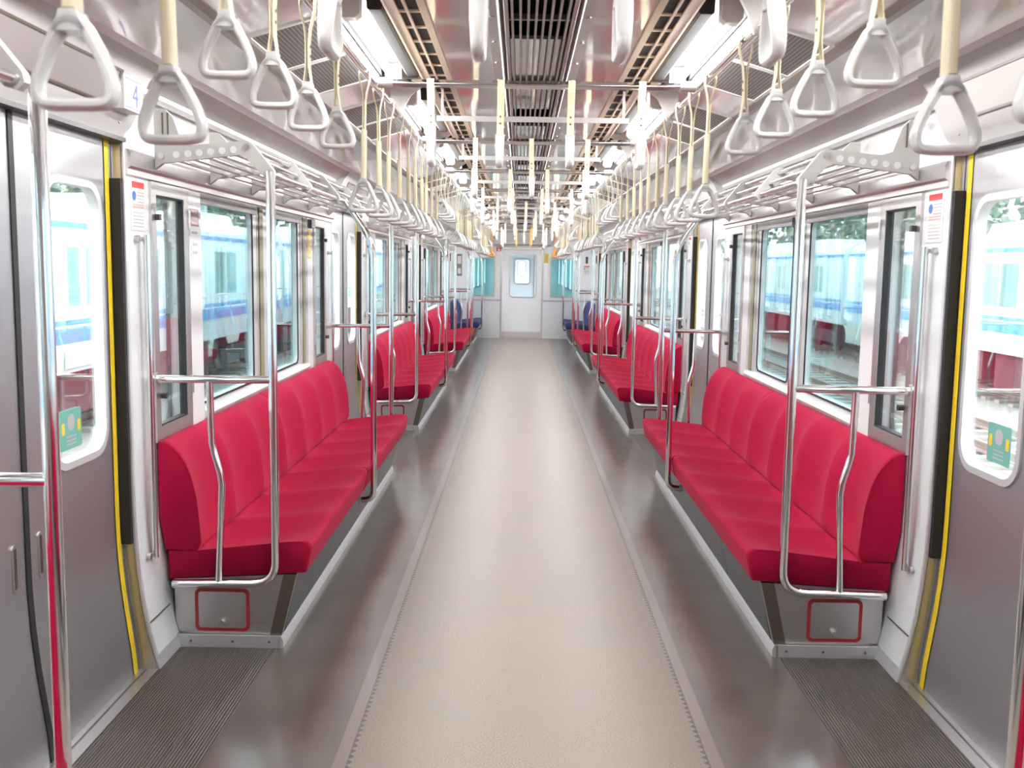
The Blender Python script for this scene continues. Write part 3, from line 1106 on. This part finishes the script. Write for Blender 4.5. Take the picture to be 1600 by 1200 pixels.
def make_bench(s, y0, y1, split, fabric, label, group, cut=None):
    n = sum(split)
    b = thing('bench_seat', (s * 1.15, (y0 + y1) / 2, 0), label, 'bench', group)
    ym = y0 + (y1 - y0) * split[0] / n
    spans = [(y0, ym, split[0]), (ym, y1, split[1])] if split[1] else [(y0, y1, split[0])]
    for a, c, k in spans:
        cushion(SEAT, a + .002, c - .002, k, s, .048, (0, -1)).build('seat_cushion', fabric, b, smooth=60)
    for a, c, k in spans:
        cushion(BACK, a + .001, c - .001, k, s, .050, (.95, -.2)).build('backrest', fabric, b, smooth=50)
    body = [(1.325, 0.0), (.955, 0.0), (.950, .045), (.893, .288), (1.355, .262), (1.352, .10)]
    MB().prism_y(body, y0 + .012, y1 - .012, s).build('base', MT['steel'], b)
    gr = [(.947, .050), (.892, .286), (.888, .284), (.943, .048)]
    nseg = 4
    for i in range(nseg):
        a = y0 + .05 + (y1 - y0 - .10) * i / nseg
        c = y0 + .05 + (y1 - y0 - .10) * (i + 1) / nseg - .006
        MB().prism_y(gr, a, c, s).build('heater_grille', MT['grille'], b)
    for e in (y0 + .008, y1 - .052):
        MB().prism_y([(.990, .046), (.945, .046), (.886, .288), (.935, .288)], e if e < y1 - 1 else e + .006, e + .038 if e < y1 - 1 else e + .044, s).build('corner_post', MT['brown'], b)
    ks = MB()
    ks.prism_y([(.958, 0), (.936, 0), (.936, .030), (.944, .046), (.958, .046)], y0 - .006, y1 + .006, s)
    for e in (y0 - .006, y1 - .008):
        ks.box(s * .95, s * 1.326, e, e + .014, 0, .046)
    ks.build('kick_strip', MT['trim'], b)
    sc = MB()
    for e, q in ((y0 - .006, -1), (y1 + .006, 1)):
        for x in (.99, 1.13, 1.29):
            sc.disc((s * x, e, .024), (0, q, 0), .005, .002, 8)
    sc.build('screw', MT['brown'], b)
    # inspection hatch on the end panel
    m = lambda a, z, c: (s * a, c, z)
    for e, q in ((y0 + .012, -1), (y1 - .012, 1)):
        hp = MB().prism(rrect(1.078, 1.266, .070, .217, .015), e + q * .003, e - q * .001, m).build('inspection_hatch', MT['steel'], b)
        MB().ring(rrect(1.080, 1.264, .072, .215, .013), rrect(1.068, 1.276, .060, .227, .020), e + q * .005, e - q * .001, m).build('red_border', MT['redline'], hp)
        MB().disc((s * 1.172, e, .095), (0, q, 0), .012, .022, 14).build('knob', MT['chrome'], hp)
    return b


def make_stanchion(s, y, label, group):
    """pole, arm rail, lower rail and middle post at the end of a bench"""
    f = thing('grab_rail', (s * .955, y, 0), label, 'grab rail', group)
    p = [(s * .955, y, 1.795), (s * .955, y, .36)] + [tuple(v) for v in bez_corner((s * .955, y, .355), (s * .955, y, .262), (s * 1.05, y, .264), 8)] + [(s * 1.344, y, .258)]
    MB().tube(p, .0165, 14).build('pole', MT['chrome'], f)
    MB().tube([(s * .955, y, 1.04), (s * 1.405, y, 1.036)], .0145, 12).build('arm_rail', MT['chrome'], f)
    MB().tube([(s * 1.380, y, 1.036), (s * 1.4095, y, 1.036)], .024, 14).build('flange', MT['alu'], f)
    MB().tube([(s * 1.190, y, 1.03), (s * 1.186, y, .80), (s * 1.176, y, .755), (s * 1.158, y, .69), (s * 1.152, y, .645), (s * 1.158, y, .50), (s * 1.170, y, .27)], .0135, 12).build('middle_post', MT['chrome'], f)
    return f


def make_mid_pole(s, y, label, group):
    f = thing('grab_pole', (s * .825, y, 0), label, 'grab pole', group)
    p = [(s * .890, y, .232), (s * .865, y, .232)] + [tuple(v) for v in bez_corner((s * .862, y, .232), (s * .806, y, .232), (s * .806, y, .285), 6)] + \
        [(s * .806, y, 1.45)] + [tuple(v) for v in bez_corner((s * .806, y, 1.50), (s * .813, y, 1.60), (s * .875, y, 1.68), 6)] + [(s * .955, y, 1.79)]
    MB().tube(p, .0160, 14).build('pole', MT['chrome'], f)
    MB().tube([(s * .872, y, .232), (s * .890, y, .232)], .020, 12).build('flange', MT['alu'], f)
    return f


def make_rack(s, y0, y1, label, group, nb=6):
    k = thing('luggage_rack', (s * 1.40, (y0 + y1) / 2, 1.80), label, 'luggage rack', group)
    arm = [(1.384, 2.015), (1.384, 1.80), (1.355, 1.822), (1.075, 1.855), (1.055, 1.848), (.985, 1.776), (.962, 1.770), (.948, 1.784), (.952, 1.803), (1.025, 1.893), (1.045, 1.904), (1.075, 1.903), (1.245, 1.888), (1.285, 1.90), (1.315, 1.985), (1.345, 2.015)]
    ys = [y0 + (y1 - y0) * i / (nb - 1) for i in range(nb)]
    for i, y in enumerate(ys):
        d = .012
        ya, yb = (y, y + 2 * d) if i == 0 else ((y - 2 * d, y) if i == nb - 1 else (y - d, y + d))
        br = MB().prism_y(arm, ya, yb, s).build('bracket', MT['bracket'], k)
        bt = MB()
        for x, z in ((1.360, 1.846), (1.047, 1.884), (.968, 1.790)):
            bt.disc((s * x, ya - .005, z), (0, 1, 0), .012, yb - ya + .010, 12)
        bt.build('bolt', MT['alu'], br)
        st = MB()
        for x in (1.305, 1.263, 1.222, 1.180, 1.138, 1.097):
            z = 1.852 + (1.305 - x) * .10
            st.disc((s * x, ya - .002, z), (0, 1, 0), .0125, yb - ya + .004, 14)
        st.build('stud', MT['lower'], br)
        if i in (0, nb - 1):
            gv = MB()
            for x in (1.333, 1.352):
                gv.box(s * (x - .003), s * (x + .003), ya - .002, yb + .002, 1.915, 2.0)
            gv.build('slot', MT['brown'], br)
    for x, z, r in ((1.310, 1.836, .0075), (1.255, 1.842, .0075), (1.200, 1.848, .0075), (1.145, 1.854, .0075), (1.095, 1.860, .0075), (1.047, 1.884, .010), (.968, 1.790, .011), (1.005, 1.838, .0075)):
        MB().tube([(s * x, y0 + .01, z), (s * x, y1 - .01, z)], r, 10).build('rod', MT['chrome'], k)
    return k


def make_grab_bar(s, y, label, group):
    g = thing('grab_bar', (s * 1.39, y, .38), label, 'grab bar', group)
    MB().tube([(s * 1.382, y, .38), (s * 1.382, y, 1.56)], .0125, 12).build('bar', MT['chrome'], g)
    for z in (.395, 1.545):
        xw = 1.398 if z < .5 else 1.4095
        MB().tube([(s * 1.382, y, z), (s * xw, y, z)], .008, 10).build('bracket', MT['alu'], g)
        MB().disc((s * (xw + .0005), y - .035, z), (-s, 0, 0), .012, .016, 10).build('screw', MT['alu'], g)
    return g


BENCH_A, BENCH_B = 3.66, 6.955
YPOLE = {-1: 5.13, 1: 5.54}
for s, side in SIDES:
    T = {}
    for k in (0, -1, 1, 2):
        nth = NTH[k] if k >= 0 else None
        dy = P * k
        wh = ('%s from the near end on the %s' % (nth, side)) if nth else 'beside the camera on the %s' % side
        lab = 'long red fabric bench with seven dished seats, ' + wh
        grp = 'red benches along the %s wall' % side
        rlab = 'chrome rod luggage rack above the %s red bench on the %s' % (nth or 'nearest', side) if nth else 'chrome rod luggage rack end at the upper %s edge of the photo' % side
        nl = 'chrome grab rail frame at the near end of the %s %s bench' % (nth, side)
        flb = 'chrome grab rail frame at the far end of the %s %s bench' % (nth, side) if nth else 'blurred chrome grab rail frame cut by the %s edge of the photo' % side
        ml = 'curved chrome pole rising from the middle of the %s %s bench' % (nth or 'nearest', side)
        g1 = 'grab rail frames at the bench ends on the %s' % side
        if k == 0:
            split = (3, 4) if s < 0 else (4, 3)
            T['b'] = tree_of(make_bench(s, BENCH_A, BENCH_B, split, MT['red'], lab, grp))
            T['r'] = tree_of(make_rack(s, BENCH_A, BENCH_B, rlab, 'luggage racks on the %s' % side))
            T['n'] = tree_of(make_stanchion(s, 3.625, nl, g1))
            T['f'] = tree_of(make_stanchion(s, 6.99, flb, g1))
            T['m'] = tree_of(make_mid_pole(s, YPOLE[s], ml, 'curved poles on the %s' % side))
        else:
            dup(T['b'], (s * 1.15, (BENCH_A + BENCH_B) / 2 + dy, 0), lab)
            dup(T['r'], (s * 1.40, (BENCH_A + BENCH_B) / 2 + dy, 1.80), rlab)
            if k > 0:
                dup(T['n'], (s * .955, 3.625 + dy, 0), nl)
                dup(T['m'], (s * .825, YPOLE[s] + dy, 0), ml)
            dup(T['f'], (s * .955, 6.99 + dy, 0), flb)
    # blue bench at the far end
    make_bench(s, 18.97, 20.52, (3, 0), MT['blue'], 'short blue fabric bench at the far end on the %s' % side, 'blue benches at the far end')
    dup(T['n'], (s * .955, 18.935, 0), 'chrome grab rail frame at the near end of the blue %s bench' % side)
    dup(T['m'], (s * .825, 19.75, 0), 'curved chrome pole beside the blue bench on the %s' % side)
    # grab bars beside the doors
    gb = None
    for k in (0, 1, 2, 3):
        for j, yo in enumerate((3.556, 7.055)):
            y = yo + P * k
            if y > 20 or y < 3: continue
            dn = k if j == 0 else k + 1
            lab = 'upright steel grab bar just %s the %s door on the %s' % ('beyond' if j == 0 else 'before', NTH[dn], side)
            if gb is None:
                gb = tree_of(make_grab_bar(s, y, lab, 'upright grab bars by the %s doors' % side))
            else:
                dup(gb, (s * 1.39, y, .38), lab)

# ================================================================ SIGNS AND STICKERS
def notice(s, y0, y1, z0, z1, label, group=None):
    n = thing('notice_sticker', (s * 1.41, (y0 + y1) / 2, z0), label, 'sticker', group)
    MB().box(s * 1.4065, s * 1.4098, y0, y1, z0, z1).build('sheet', MT['paper'], n)
    MB().box(s * 1.4055, s * 1.4066, y0 + .012, y1 - .012, z1 - .030, z1 - .008).build('header', MT['signred'], n)
    yl = y0 + .012
    if s < 0:
        MB().disc((s * 1.4066, y0 + .030, z1 - .058), (-s, 0, 0), .017, .001, 16).build('symbol', MT['signblue'], n)
        ta, tb = y0 + .055, y1 - .012
    else:
        MB().disc((s * 1.4066, y1 - .030, z1 - .058), (-s, 0, 0), .017, .001, 16).build('symbol', MT['signblue'], n)
        ta, tb = y0 + .012, y1 - .055
    l = MB()
    for i in range(4):
        l.box(s * 1.4058, s * 1.4066, ta, tb, z1 - .046 - .011 * i, z1 - .042 - .011 * i)
    for i in range(5):
        l.box(s * 1.4058, s * 1.4066, y0 + .014, y1 - .02, z0 + .012 + .012 * i, z0 + .0155 + .012 * i)
    l.build('text_lines', MT['ink'], n)
    r = MB()
    for i in range(2):
        r.box(s * 1.4058, s * 1.4066, y0 + .014, y1 - .02, z0 + .078 + .009 * i, z0 + .083 + .009 * i)
    r.build('red_text_lines', MT['pink'], n)
    return n


for s, side in SIDES:
    t0 = None
    for k in range(4):
        lab = 'white safety notice with red heading beyond the %s door on the %s' % (NTH[k], side)
        y = 3.485 + P * k
        if t0 is None:
            t0 = tree_of(notice(s, y, y + .135, 1.575, 1.752, lab, 'safety notices beside the %s doors' % side))
        else:
            dup(t0, (s * 1.41, y + .0675, 1.575), lab)

# car number plate on the near left header
def slant(z):
    return 1.366 + (z - 1.945) * (1.318 - 1.366) / (2.062 - 1.945)


num = thing('number_plate', (-1.34, 3.30, 1.96), 'white plate with a blue figure 4 over the near left door', 'sign')
d_ = Vector((1.318 - 1.366, 0, 2.062 - 1.945)).normalized()
nrm = Vector((1, 0, 0)); nrm = Vector((d_.z, 0, .41)).normalized()


def on_slant(y, z, off):
    return Vector((-1.3195 + off, y, z))


def slab(y0, y1, z0, z1, o0, o1):
    v = [on_slant(y, z, o) for y in (y0, y1) for z in (z0, z1) for o in (o0, o1)]
    return MB().add(v, [(0, 1, 3, 2), (4, 6, 7, 5), (0, 4, 5, 1), (2, 3, 7, 6), (0, 2, 6, 4), (1, 5, 7, 3)])


slab(3.225, 3.380, 1.950, 2.057, -.045, .003).build('plate', MT['paper'], num)
ln = slab(3.235, 3.368, 2.046, 2.049, .003, .004)
q = slab(3.235, 3.368, 1.956, 1.959, .003, .004)
ln.add(q.v, q.f)
ln.build('border_line', MT['navyink'], num)
cu = bpy.data.curves.new('figure', 'FONT')
cu.body = '4'
cu.size = .105
cu.align_x = 'CENTER'
cu.extrude = .0005
tmp = bpy.data.objects.new('tmp_text', cu)
C.objects.link(tmp)
bpy.context.view_layer.update()
me = bpy.data.meshes.new_from_object(tmp.evaluated_get(bpy.context.evaluated_depsgraph_get()))
bpy.data.objects.remove(tmp)
for v in me.vertices:
    zz = 1.966 + v.co.y
    p = on_slant(3.318 + v.co.x * .95, zz, .0035 + v.co.z) - num.location
    v.co = p
me.materials.clear()
me.materials.append(MT['navyink'])
fo = bpy.data.objects.new('figure', me)
C.objects.link(fo)
fo.parent = num

# door-header panels (display recess) over every door
def header_panel(s, y0, label, group):
    h_ = thing('header_panel', (s * 1.34, y0 + .685, 1.95), label, 'panel', group)
    def sl(ya, yb, za, zb, o0, o1):
        f_s = lambda y, z, o: Vector((s * (slant(z) - o), y, z + o * .35))
        v = [f_s(y, z, o) for y in (ya, yb) for z in (za, zb) for o in (o0, o1)]
        return MB().add(v, [(0, 1, 3, 2), (4, 6, 7, 5), (0, 4, 5, 1), (2, 3, 7, 6), (0, 2, 6, 4), (1, 5, 7, 3)])
    sl(y0 + .20, y0 + 1.13, 1.958, 2.057, -.001, .004).build('cover', MT['screen'] if s < 0 else MT['bracket'], h_)
    fr = MB()
    for a in ((y0 + .185, y0 + 1.145, 2.055, 2.062), (y0 + .185, y0 + 1.145, 1.952, 1.959), (y0 + .185, y0 + .20, 1.955, 2.06), (y0 + 1.13, y0 + 1.145, 1.955, 2.06)):
        q_ = sl(*a, -.001, .008); fr.add(q_.v, q_.f)
    fr.build('frame', MT['brown'] if s < 0 else MT['slat'], h_)
    lk = MB()
    for y in (y0 + .10, y0 + 1.27):
        lk.disc((s * 1.392, y, 1.925), (-s, 0, .3), .011, .012, 12)
    lk.build('lock', MT['alu'], h_)
    return h_


for s, side in SIDES:
    t0 = None
    for i, y in enumerate(DOOR_Y):
        lab = '%s panel above the %s door on the %s' % ('grey display' if s < 0 else 'white cover', NTH[i], side)
        if t0 is None:
            t0 = tree_of(header_panel(s, y, lab, 'panels over the %s doors' % side))
        else:
            dup(t0, (s * 1.34, y + .685, 1.95), lab)

# teal stickers on the near doors' windows
for s, side in SIDES:
    stk = thing('window_sticker', (s * 1.461, 3.08, .86), 'small teal square sticker on the near %s door window' % side, 'sticker')
    MB().prism(rrect(3.005, 3.155, .875, 1.0, .008), 1.4590, 1.4605, lambda a, b, c: (s * c, a, b)).build('film', MT['teal'], stk)
    q = MB()
    for yy in (3.025, 3.135):
        q.prism(rrect(yy - .010, yy + .010, .925, .962, .004), 1.4582, 1.459, lambda a, b, c: (s * c, a, b))
    q.build('yellow_mark', MT['signyellow'], stk)
    q = MB()
    q.prism(rrect(3.055, 3.105, .935, .985, .020), 1.4582, 1.459, lambda a, b, c: (s * c, a, b))
    for z in (.888, .900, .912):
        q.prism(rrect(3.045, 3.115, z, z + .005, .002), 1.4582, 1.459, lambda a, b, c: (s * c, a, b))
    q.build('dark_mark', MT['ink'], stk)


def flat(name, s, y0, y1, z0, z1, m, label, cat, lines=None):
    t_ = thing(name, (s * 1.41, (y0 + y1) / 2, z0), label, cat)
    MB().box(s * 1.4068, s * 1.4098, y0, y1, z0, z1).build('sheet', m, t_)
    if lines:
        l = MB()
        n = lines[1]
        for i in range(n):
            za = z0 + (z1 - z0) * (i + .3) / n
            l.box(s * 1.406, s * 1.4069, y0 + (y1 - y0) * .15, y1 - (y1 - y0) * .2, za, za + (z1 - z0) / n * .4)
        l.build('text_lines', lines[0], t_)
    return t_


flat('notice_sticker', -1, 4.105, 4.215, 1.615, 1.685, MT['screen'], 'small dark sticker high on the white pillar by the first left window', 'sticker', (MT['pink'], 3))
flat('notice_sticker', -1, 4.105, 4.215, 1.575, 1.60, MT['paper'], 'thin white strip sticker under the dark sticker on the left pillar', 'sticker', (MT['ink'], 1))
flat('notice_sticker', -1, 4.115, 4.210, 1.49, 1.555, MT['paper'], 'pale picture sticker below the strip sticker on the left pillar', 'sticker', (MT['ink'], 2))
flat('warning_strip', -1, 6.385, 6.455, 1.50, 1.685, MT['signyellow'], 'upright orange sticker on the pillar after the first left window', 'sticker', (MT['paper'], 4))
sp = thing('speaker_box', (-1.41, 6.44, 1.69), 'small black louvred box at the top of the left pillar', 'speaker')
MB().box(-1.4095, -1.385, 6.38, 6.50, 1.695, 1.748).build('case', MT['dark'], sp)
q = MB()
for i in range(5):
    q.box(-1.402, -1.40, 6.378, 6.38, 1.70 + .009 * i, 1.705 + .009 * i)
    q.box(-1.385, -1.383, 6.39, 6.49, 1.70 + .009 * i, 1.705 + .009 * i)
q.build('louver', MT['slat'], sp)


def on_end(name, x0, x1, z0, z1, m, label, cat, extra=()):
    t_ = thing(name, ((x0 + x1) / 2, Y_END, z0), label, cat)
    MB().box(x0, x1, Y_END - .004, Y_END - .0005, z0, z1).build('sheet', m, t_)
    for nm, mm, boxes in extra:
        q = MB()
        for a, b, c, d in boxes:
            q.box(x0 + (x1 - x0) * a, x0 + (x1 - x0) * b, Y_END - .0055, Y_END - .0038, z0 + (z1 - z0) * c, z0 + (z1 - z0) * d)
        q.build(nm, mm, t_)
    return t_


on_end('emergency_sign', -.555, -.460, 1.785, 1.890, MT['signred'], 'small red sign with a white hand beside the far end door', 'sign',
       (('hand_symbol', MT['paper'], ((.42, .52, .1, .62), (.52, .75, .1, .38), (.30, .42, .18, .34))), ('text_lines', MT['paper'], ((.2, .8, .75, .85), (.3, .7, .65, .70)))))
on_end('caution_sign', .438, .524, 1.560, 1.750, MT['signyellow'], 'upright yellow sign beside the far end door', 'sign', (('text_lines', MT['ink'], ((.35, .45, .15, .85), (.55, .65, .25, .85))),))
on_end('wall_poster', -1.37, -1.26, 1.27, 1.72, MT['screen'], 'narrow dark poster on the far end wall by the left corner', 'poster', (('picture', MT['paper'], ((.15, .85, .55, .9), (.2, .8, .1, .35))),))
on_end('notice_sticker', 1.245, 1.375, 1.33, 1.515, MT['paper'], 'white notice with red heading on the far end wall by the right corner', 'sticker', (('header', MT['signred'], ((.05, .95, .85, .96),)), ('symbol', MT['signblue'], ((.08, .25, .6, .75),)), ('text_lines', MT['ink'], ((.35, .9, .66, .7), (.1, .9, .4, .44), (.1, .9, .25, .29)))))
on_end('wall_box', 1.285, 1.335, 1.56, 1.70, MT['dark'], 'small black box on the far end wall above the notice', 'box')

# ================================================================ OUTSIDE
gnd = MB().box(-70, 70, -40, 160, -1.75, -1.32)
tag(gnd.build('ground', MT['ballast']), kind='structure')


def track(x, label):
    t_ = thing('railway_track', (x, 0, -1.32), label, 'railway track', 'tracks in the yard')
    for q in (-1, 1):
        MB().prism([(-.06, -1.26), (-.06, -1.235), (-.012, -1.22), (-.012, -1.14), (-.035, -1.13), (-.035, -1.10), (.035, -1.10), (.035, -1.13), (.012, -1.14), (.012, -1.22), (.06, -1.235), (.06, -1.26)], -20, 120, lambda a, b, c: (x + q * .555 + a, c, b)).build('rail', MT['rail'], t_)
    sl = MB()
    for i in range(150):
        y = -12 + i * .62
        sl.box(x - 1.0, x + 1.0, y, y + .22, -1.33, -1.255)
    tag(sl.build('sleepers', MT['sleeper'], t_), kind='stuff')


def train_car(s, xf, y0, y1, label, cab=None):
    """xf: distance of its near side face from our centre line"""
    c = thing('train_car', (s * (xf + 1.4), (y0 + y1) / 2, -1.1), label, 'train car', 'trains parked outside')
    xc = xf + 1.4
    body = [(-1.35, -.18), (1.35, -.18), (1.40, .3), (1.40, 1.95), (1.36, 2.08), (-1.36, 2.08), (-1.40, 1.95), (-1.40, .3)]
    m = lambda a, b, cc: (s * (xc + a), cc, b)
    MB().prism(body, y0, y1, m).build('body', MT['trainbody'], c)
    roof = [(1.37, 2.08), (1.25, 2.24), (.9, 2.36), (0, 2.42), (-.9, 2.36), (-1.25, 2.24), (-1.37, 2.08)]
    MB().prism(roof, y0 + .02, y1 - .02, m).build('roof', MT['trainroof'], c)
    for i in range(3):
        ya = y0 + (y1 - y0) * (i + .7) / 3.4
        MB().prism([(-.7, 2.38), (-.6, 2.62), (.6, 2.62), (.7, 2.38)], ya, ya + 2.2, m).build('roof_unit', MT['trainroof'], c)
    a = xf
    MB().box(s * (a - .006), s * a, y0, y1, .26, .60).build('side_stripe', MT['trainblue'], c)
    MB().box(s * (a - .008), s * (a - .005), y0, y1, .49, .52).build('white_line', MT['trainroof'], c)
    MB().box(s * (a - .006), s * (a + .02), y0, y1, 1.93, 2.02).build('upper_stripe', MT['trainblue'], c)
    n = 4
    pit = (y1 - y0) / n
    for i in range(n):
        yc = y0 + pit * (i + .5)
        d = MB().box(s * (a - .003), s * (a + .01), yc - .65, yc + .65, -.10, 1.80)
        do = d.build('side_door', MT['trainroof'], c)
        MB().box(s * (a - .007), s * (a + .01), yc - .50, yc - .12, .80, 1.66).build('door_window', MT['trainwin'], do)
        MB().box(s * (a - .007), s * (a + .01), yc + .12, yc + .50, .80, 1.66).build('door_window', MT['trainwin'], do)
        if i < n - 1:
            ym = yc + pit / 2
            for o_ in (-.78, .04):
                MB().box(s * (a - .006), s * (a + .01), ym + o_, ym + o_ + .74, .80, 1.70).build('side_window', MT['trainwin'], c)
    for e in (y0 + 2.6, y1 - 2.6):
        b = MB()
        b.box(s * (xf + .25), s * (xf + .40), e - 1.5, e + 1.5, -.85, -.45)
        for o_ in (-1.05, 1.05):
            b.tube([(s * (xf + .45), e + o_, -.67), (s * (xf + .58), e + o_, -.67)], .43, 20)
        b.build('bogie', MT['bogie'], c)
    for i in range(5):
        ya = y0 + 5.0 + (y1 - y0 - 10) * i / 5
        MB().box(s * (xf + .2), s * (xf + 1.6), ya, ya + 1.3, -.95 + .1 * (i % 2), -.18).build('equipment_box', MT['underframe'], c)
    if cab:
        MB().box(s * (xc - 1.2), s * (xc + 1.2), y0 - .05, y0 + .01, -.1, 2.0).build('cab_front', MT['trainroof'], c)
        MB().box(s * (xc - 1.0), s * (xc + 1.0), y0 - .06, y0 - .04, .95, 1.75).build('cab_window', MT['trainwin'], c)
    return c


track(-4.1, 'bare track beyond the left windows, nearest our carriage')
track(-8.0, 'track under the train parked on the left')
track(4.1, 'bare track beyond the right windows, nearest our carriage')
track(7.7, 'middle track beyond the right windows')
track(11.4, 'track under the train parked on the right')
train_car(-1, 6.6, 7.6, 27.0, 'pale blue striped train car seen through the first left window')
train_car(-1, 6.6, 27.6, 47.0, 'striped train car behind the one in the first left window', cab=True)
train_car(-1, 6.6, -12.4, 7.0, 'striped train car on the left, level with the near door')
train_car(1, 10.0, 11.3, 30.7, 'pale blue striped train car seen through the near right windows')
train_car(1, 10.0, 31.3, 50.7, 'white fronted train car on the right, farther along its track', cab=True)
train_car(1, 10.0, -8.7, 10.7, 'striped train car on the right, level with the near door')


def make_tree(x, y, h, rad, label, seed):
    rnd = random.Random(seed)
    t_ = thing('tree', (x, y, -1.4), label, 'tree', 'trees behind the parked trains')
    MB().tube([(x, y, -1.4), (x + .1, y, h * .35), (x, y, h * .6)], .22, 8).build('trunk', MT['bark'], t_)
    mb = MB()
    for i in range(620):
        a = rnd.uniform(0, 2 * math.pi); el = math.asin(rnd.uniform(-.75, 1)); rr = rad * (.55 + .5 * rnd.random())
        c = Vector((x + rr * math.cos(a) * math.cos(el), y + rr * math.sin(a) * math.cos(el), h * .62 + rr * .8 * math.sin(el)))
        sz = rnd.uniform(.22, .48)
        ax = Vector((rnd.gauss(0, 1), rnd.gauss(0, 1), rnd.gauss(0, 1))).normalized()
        bx = ax.orthogonal().normalized(); cx_ = ax.cross(bx)
        v = [c + bx * sz, c + cx_ * sz * .7, c - bx * sz, c - cx_ * sz * .7, c + ax * sz * .45, c - ax * sz * .45]
        mb.add(v, [(0, 1, 4), (1, 2, 4), (2, 3, 4), (3, 0, 4), (1, 0, 5), (2, 1, 5), (3, 2, 5), (0, 3, 5)])
    mb.build('foliage', MT['leaf'], t_, smooth=0)
    return t_


for i in range(7):
    make_tree(-17 - 2 * (i % 3), 6 + 11.5 * i, 6.2 + (i % 2) * 1.0, 4.2, 'dark green tree behind the left parked train, %s from the near end' % NTH[i], i)
for i in range(7):
    make_tree(21 + 2 * (i % 3), 14 + 12.5 * i, 7.6 + (i % 2) * 1.0, 4.8, 'dark green tree behind the right parked train, %s from the near end' % NTH[i], 20 + i)


def gantry(y, label):
    g_ = thing('catenary_gantry', (0, y, -1.4), label, 'overhead line gantry', 'gantries over the yard')
    for x in (-10.9, 14.8):
        MB().box(x - .15, x + .15, y - .15, y + .15, -1.4, 6.3).build('mast', MT['mast'], g_)
    t_ = MB()
    for z in (5.4, 6.2):
        t_.box(-10.9, 14.8, y - .06, y + .06, z - .05, z + .05)
    x = -10.9
    fl_ = 1
    while x < 14:
        t_.tube([(x, y, 5.4 if fl_ > 0 else 6.2), (x + 1.2, y, 6.2 if fl_ > 0 else 5.4)], .035, 6)
        x += 1.2
        fl_ = -fl_
    t_.build('truss', MT['mast'], g_)


gantry(34, 'grey lattice gantry over the tracks, nearer one')
gantry(70, 'grey lattice gantry over the tracks, farther one')
for x, lab in ((-8, 'overhead wire above the left parked train'), (11.4, 'overhead wire above the right parked train'), (7.7, 'overhead wire above the middle right track')):
    wv = thing('outside_wire', (x, 0, 4.0), lab, 'overhead wire')
    for z in (4.0, 4.75):
        MB().tube([(x, -10, z), (x, 110, z)], .012, 6).build('wire', MT['bogie'], wv)
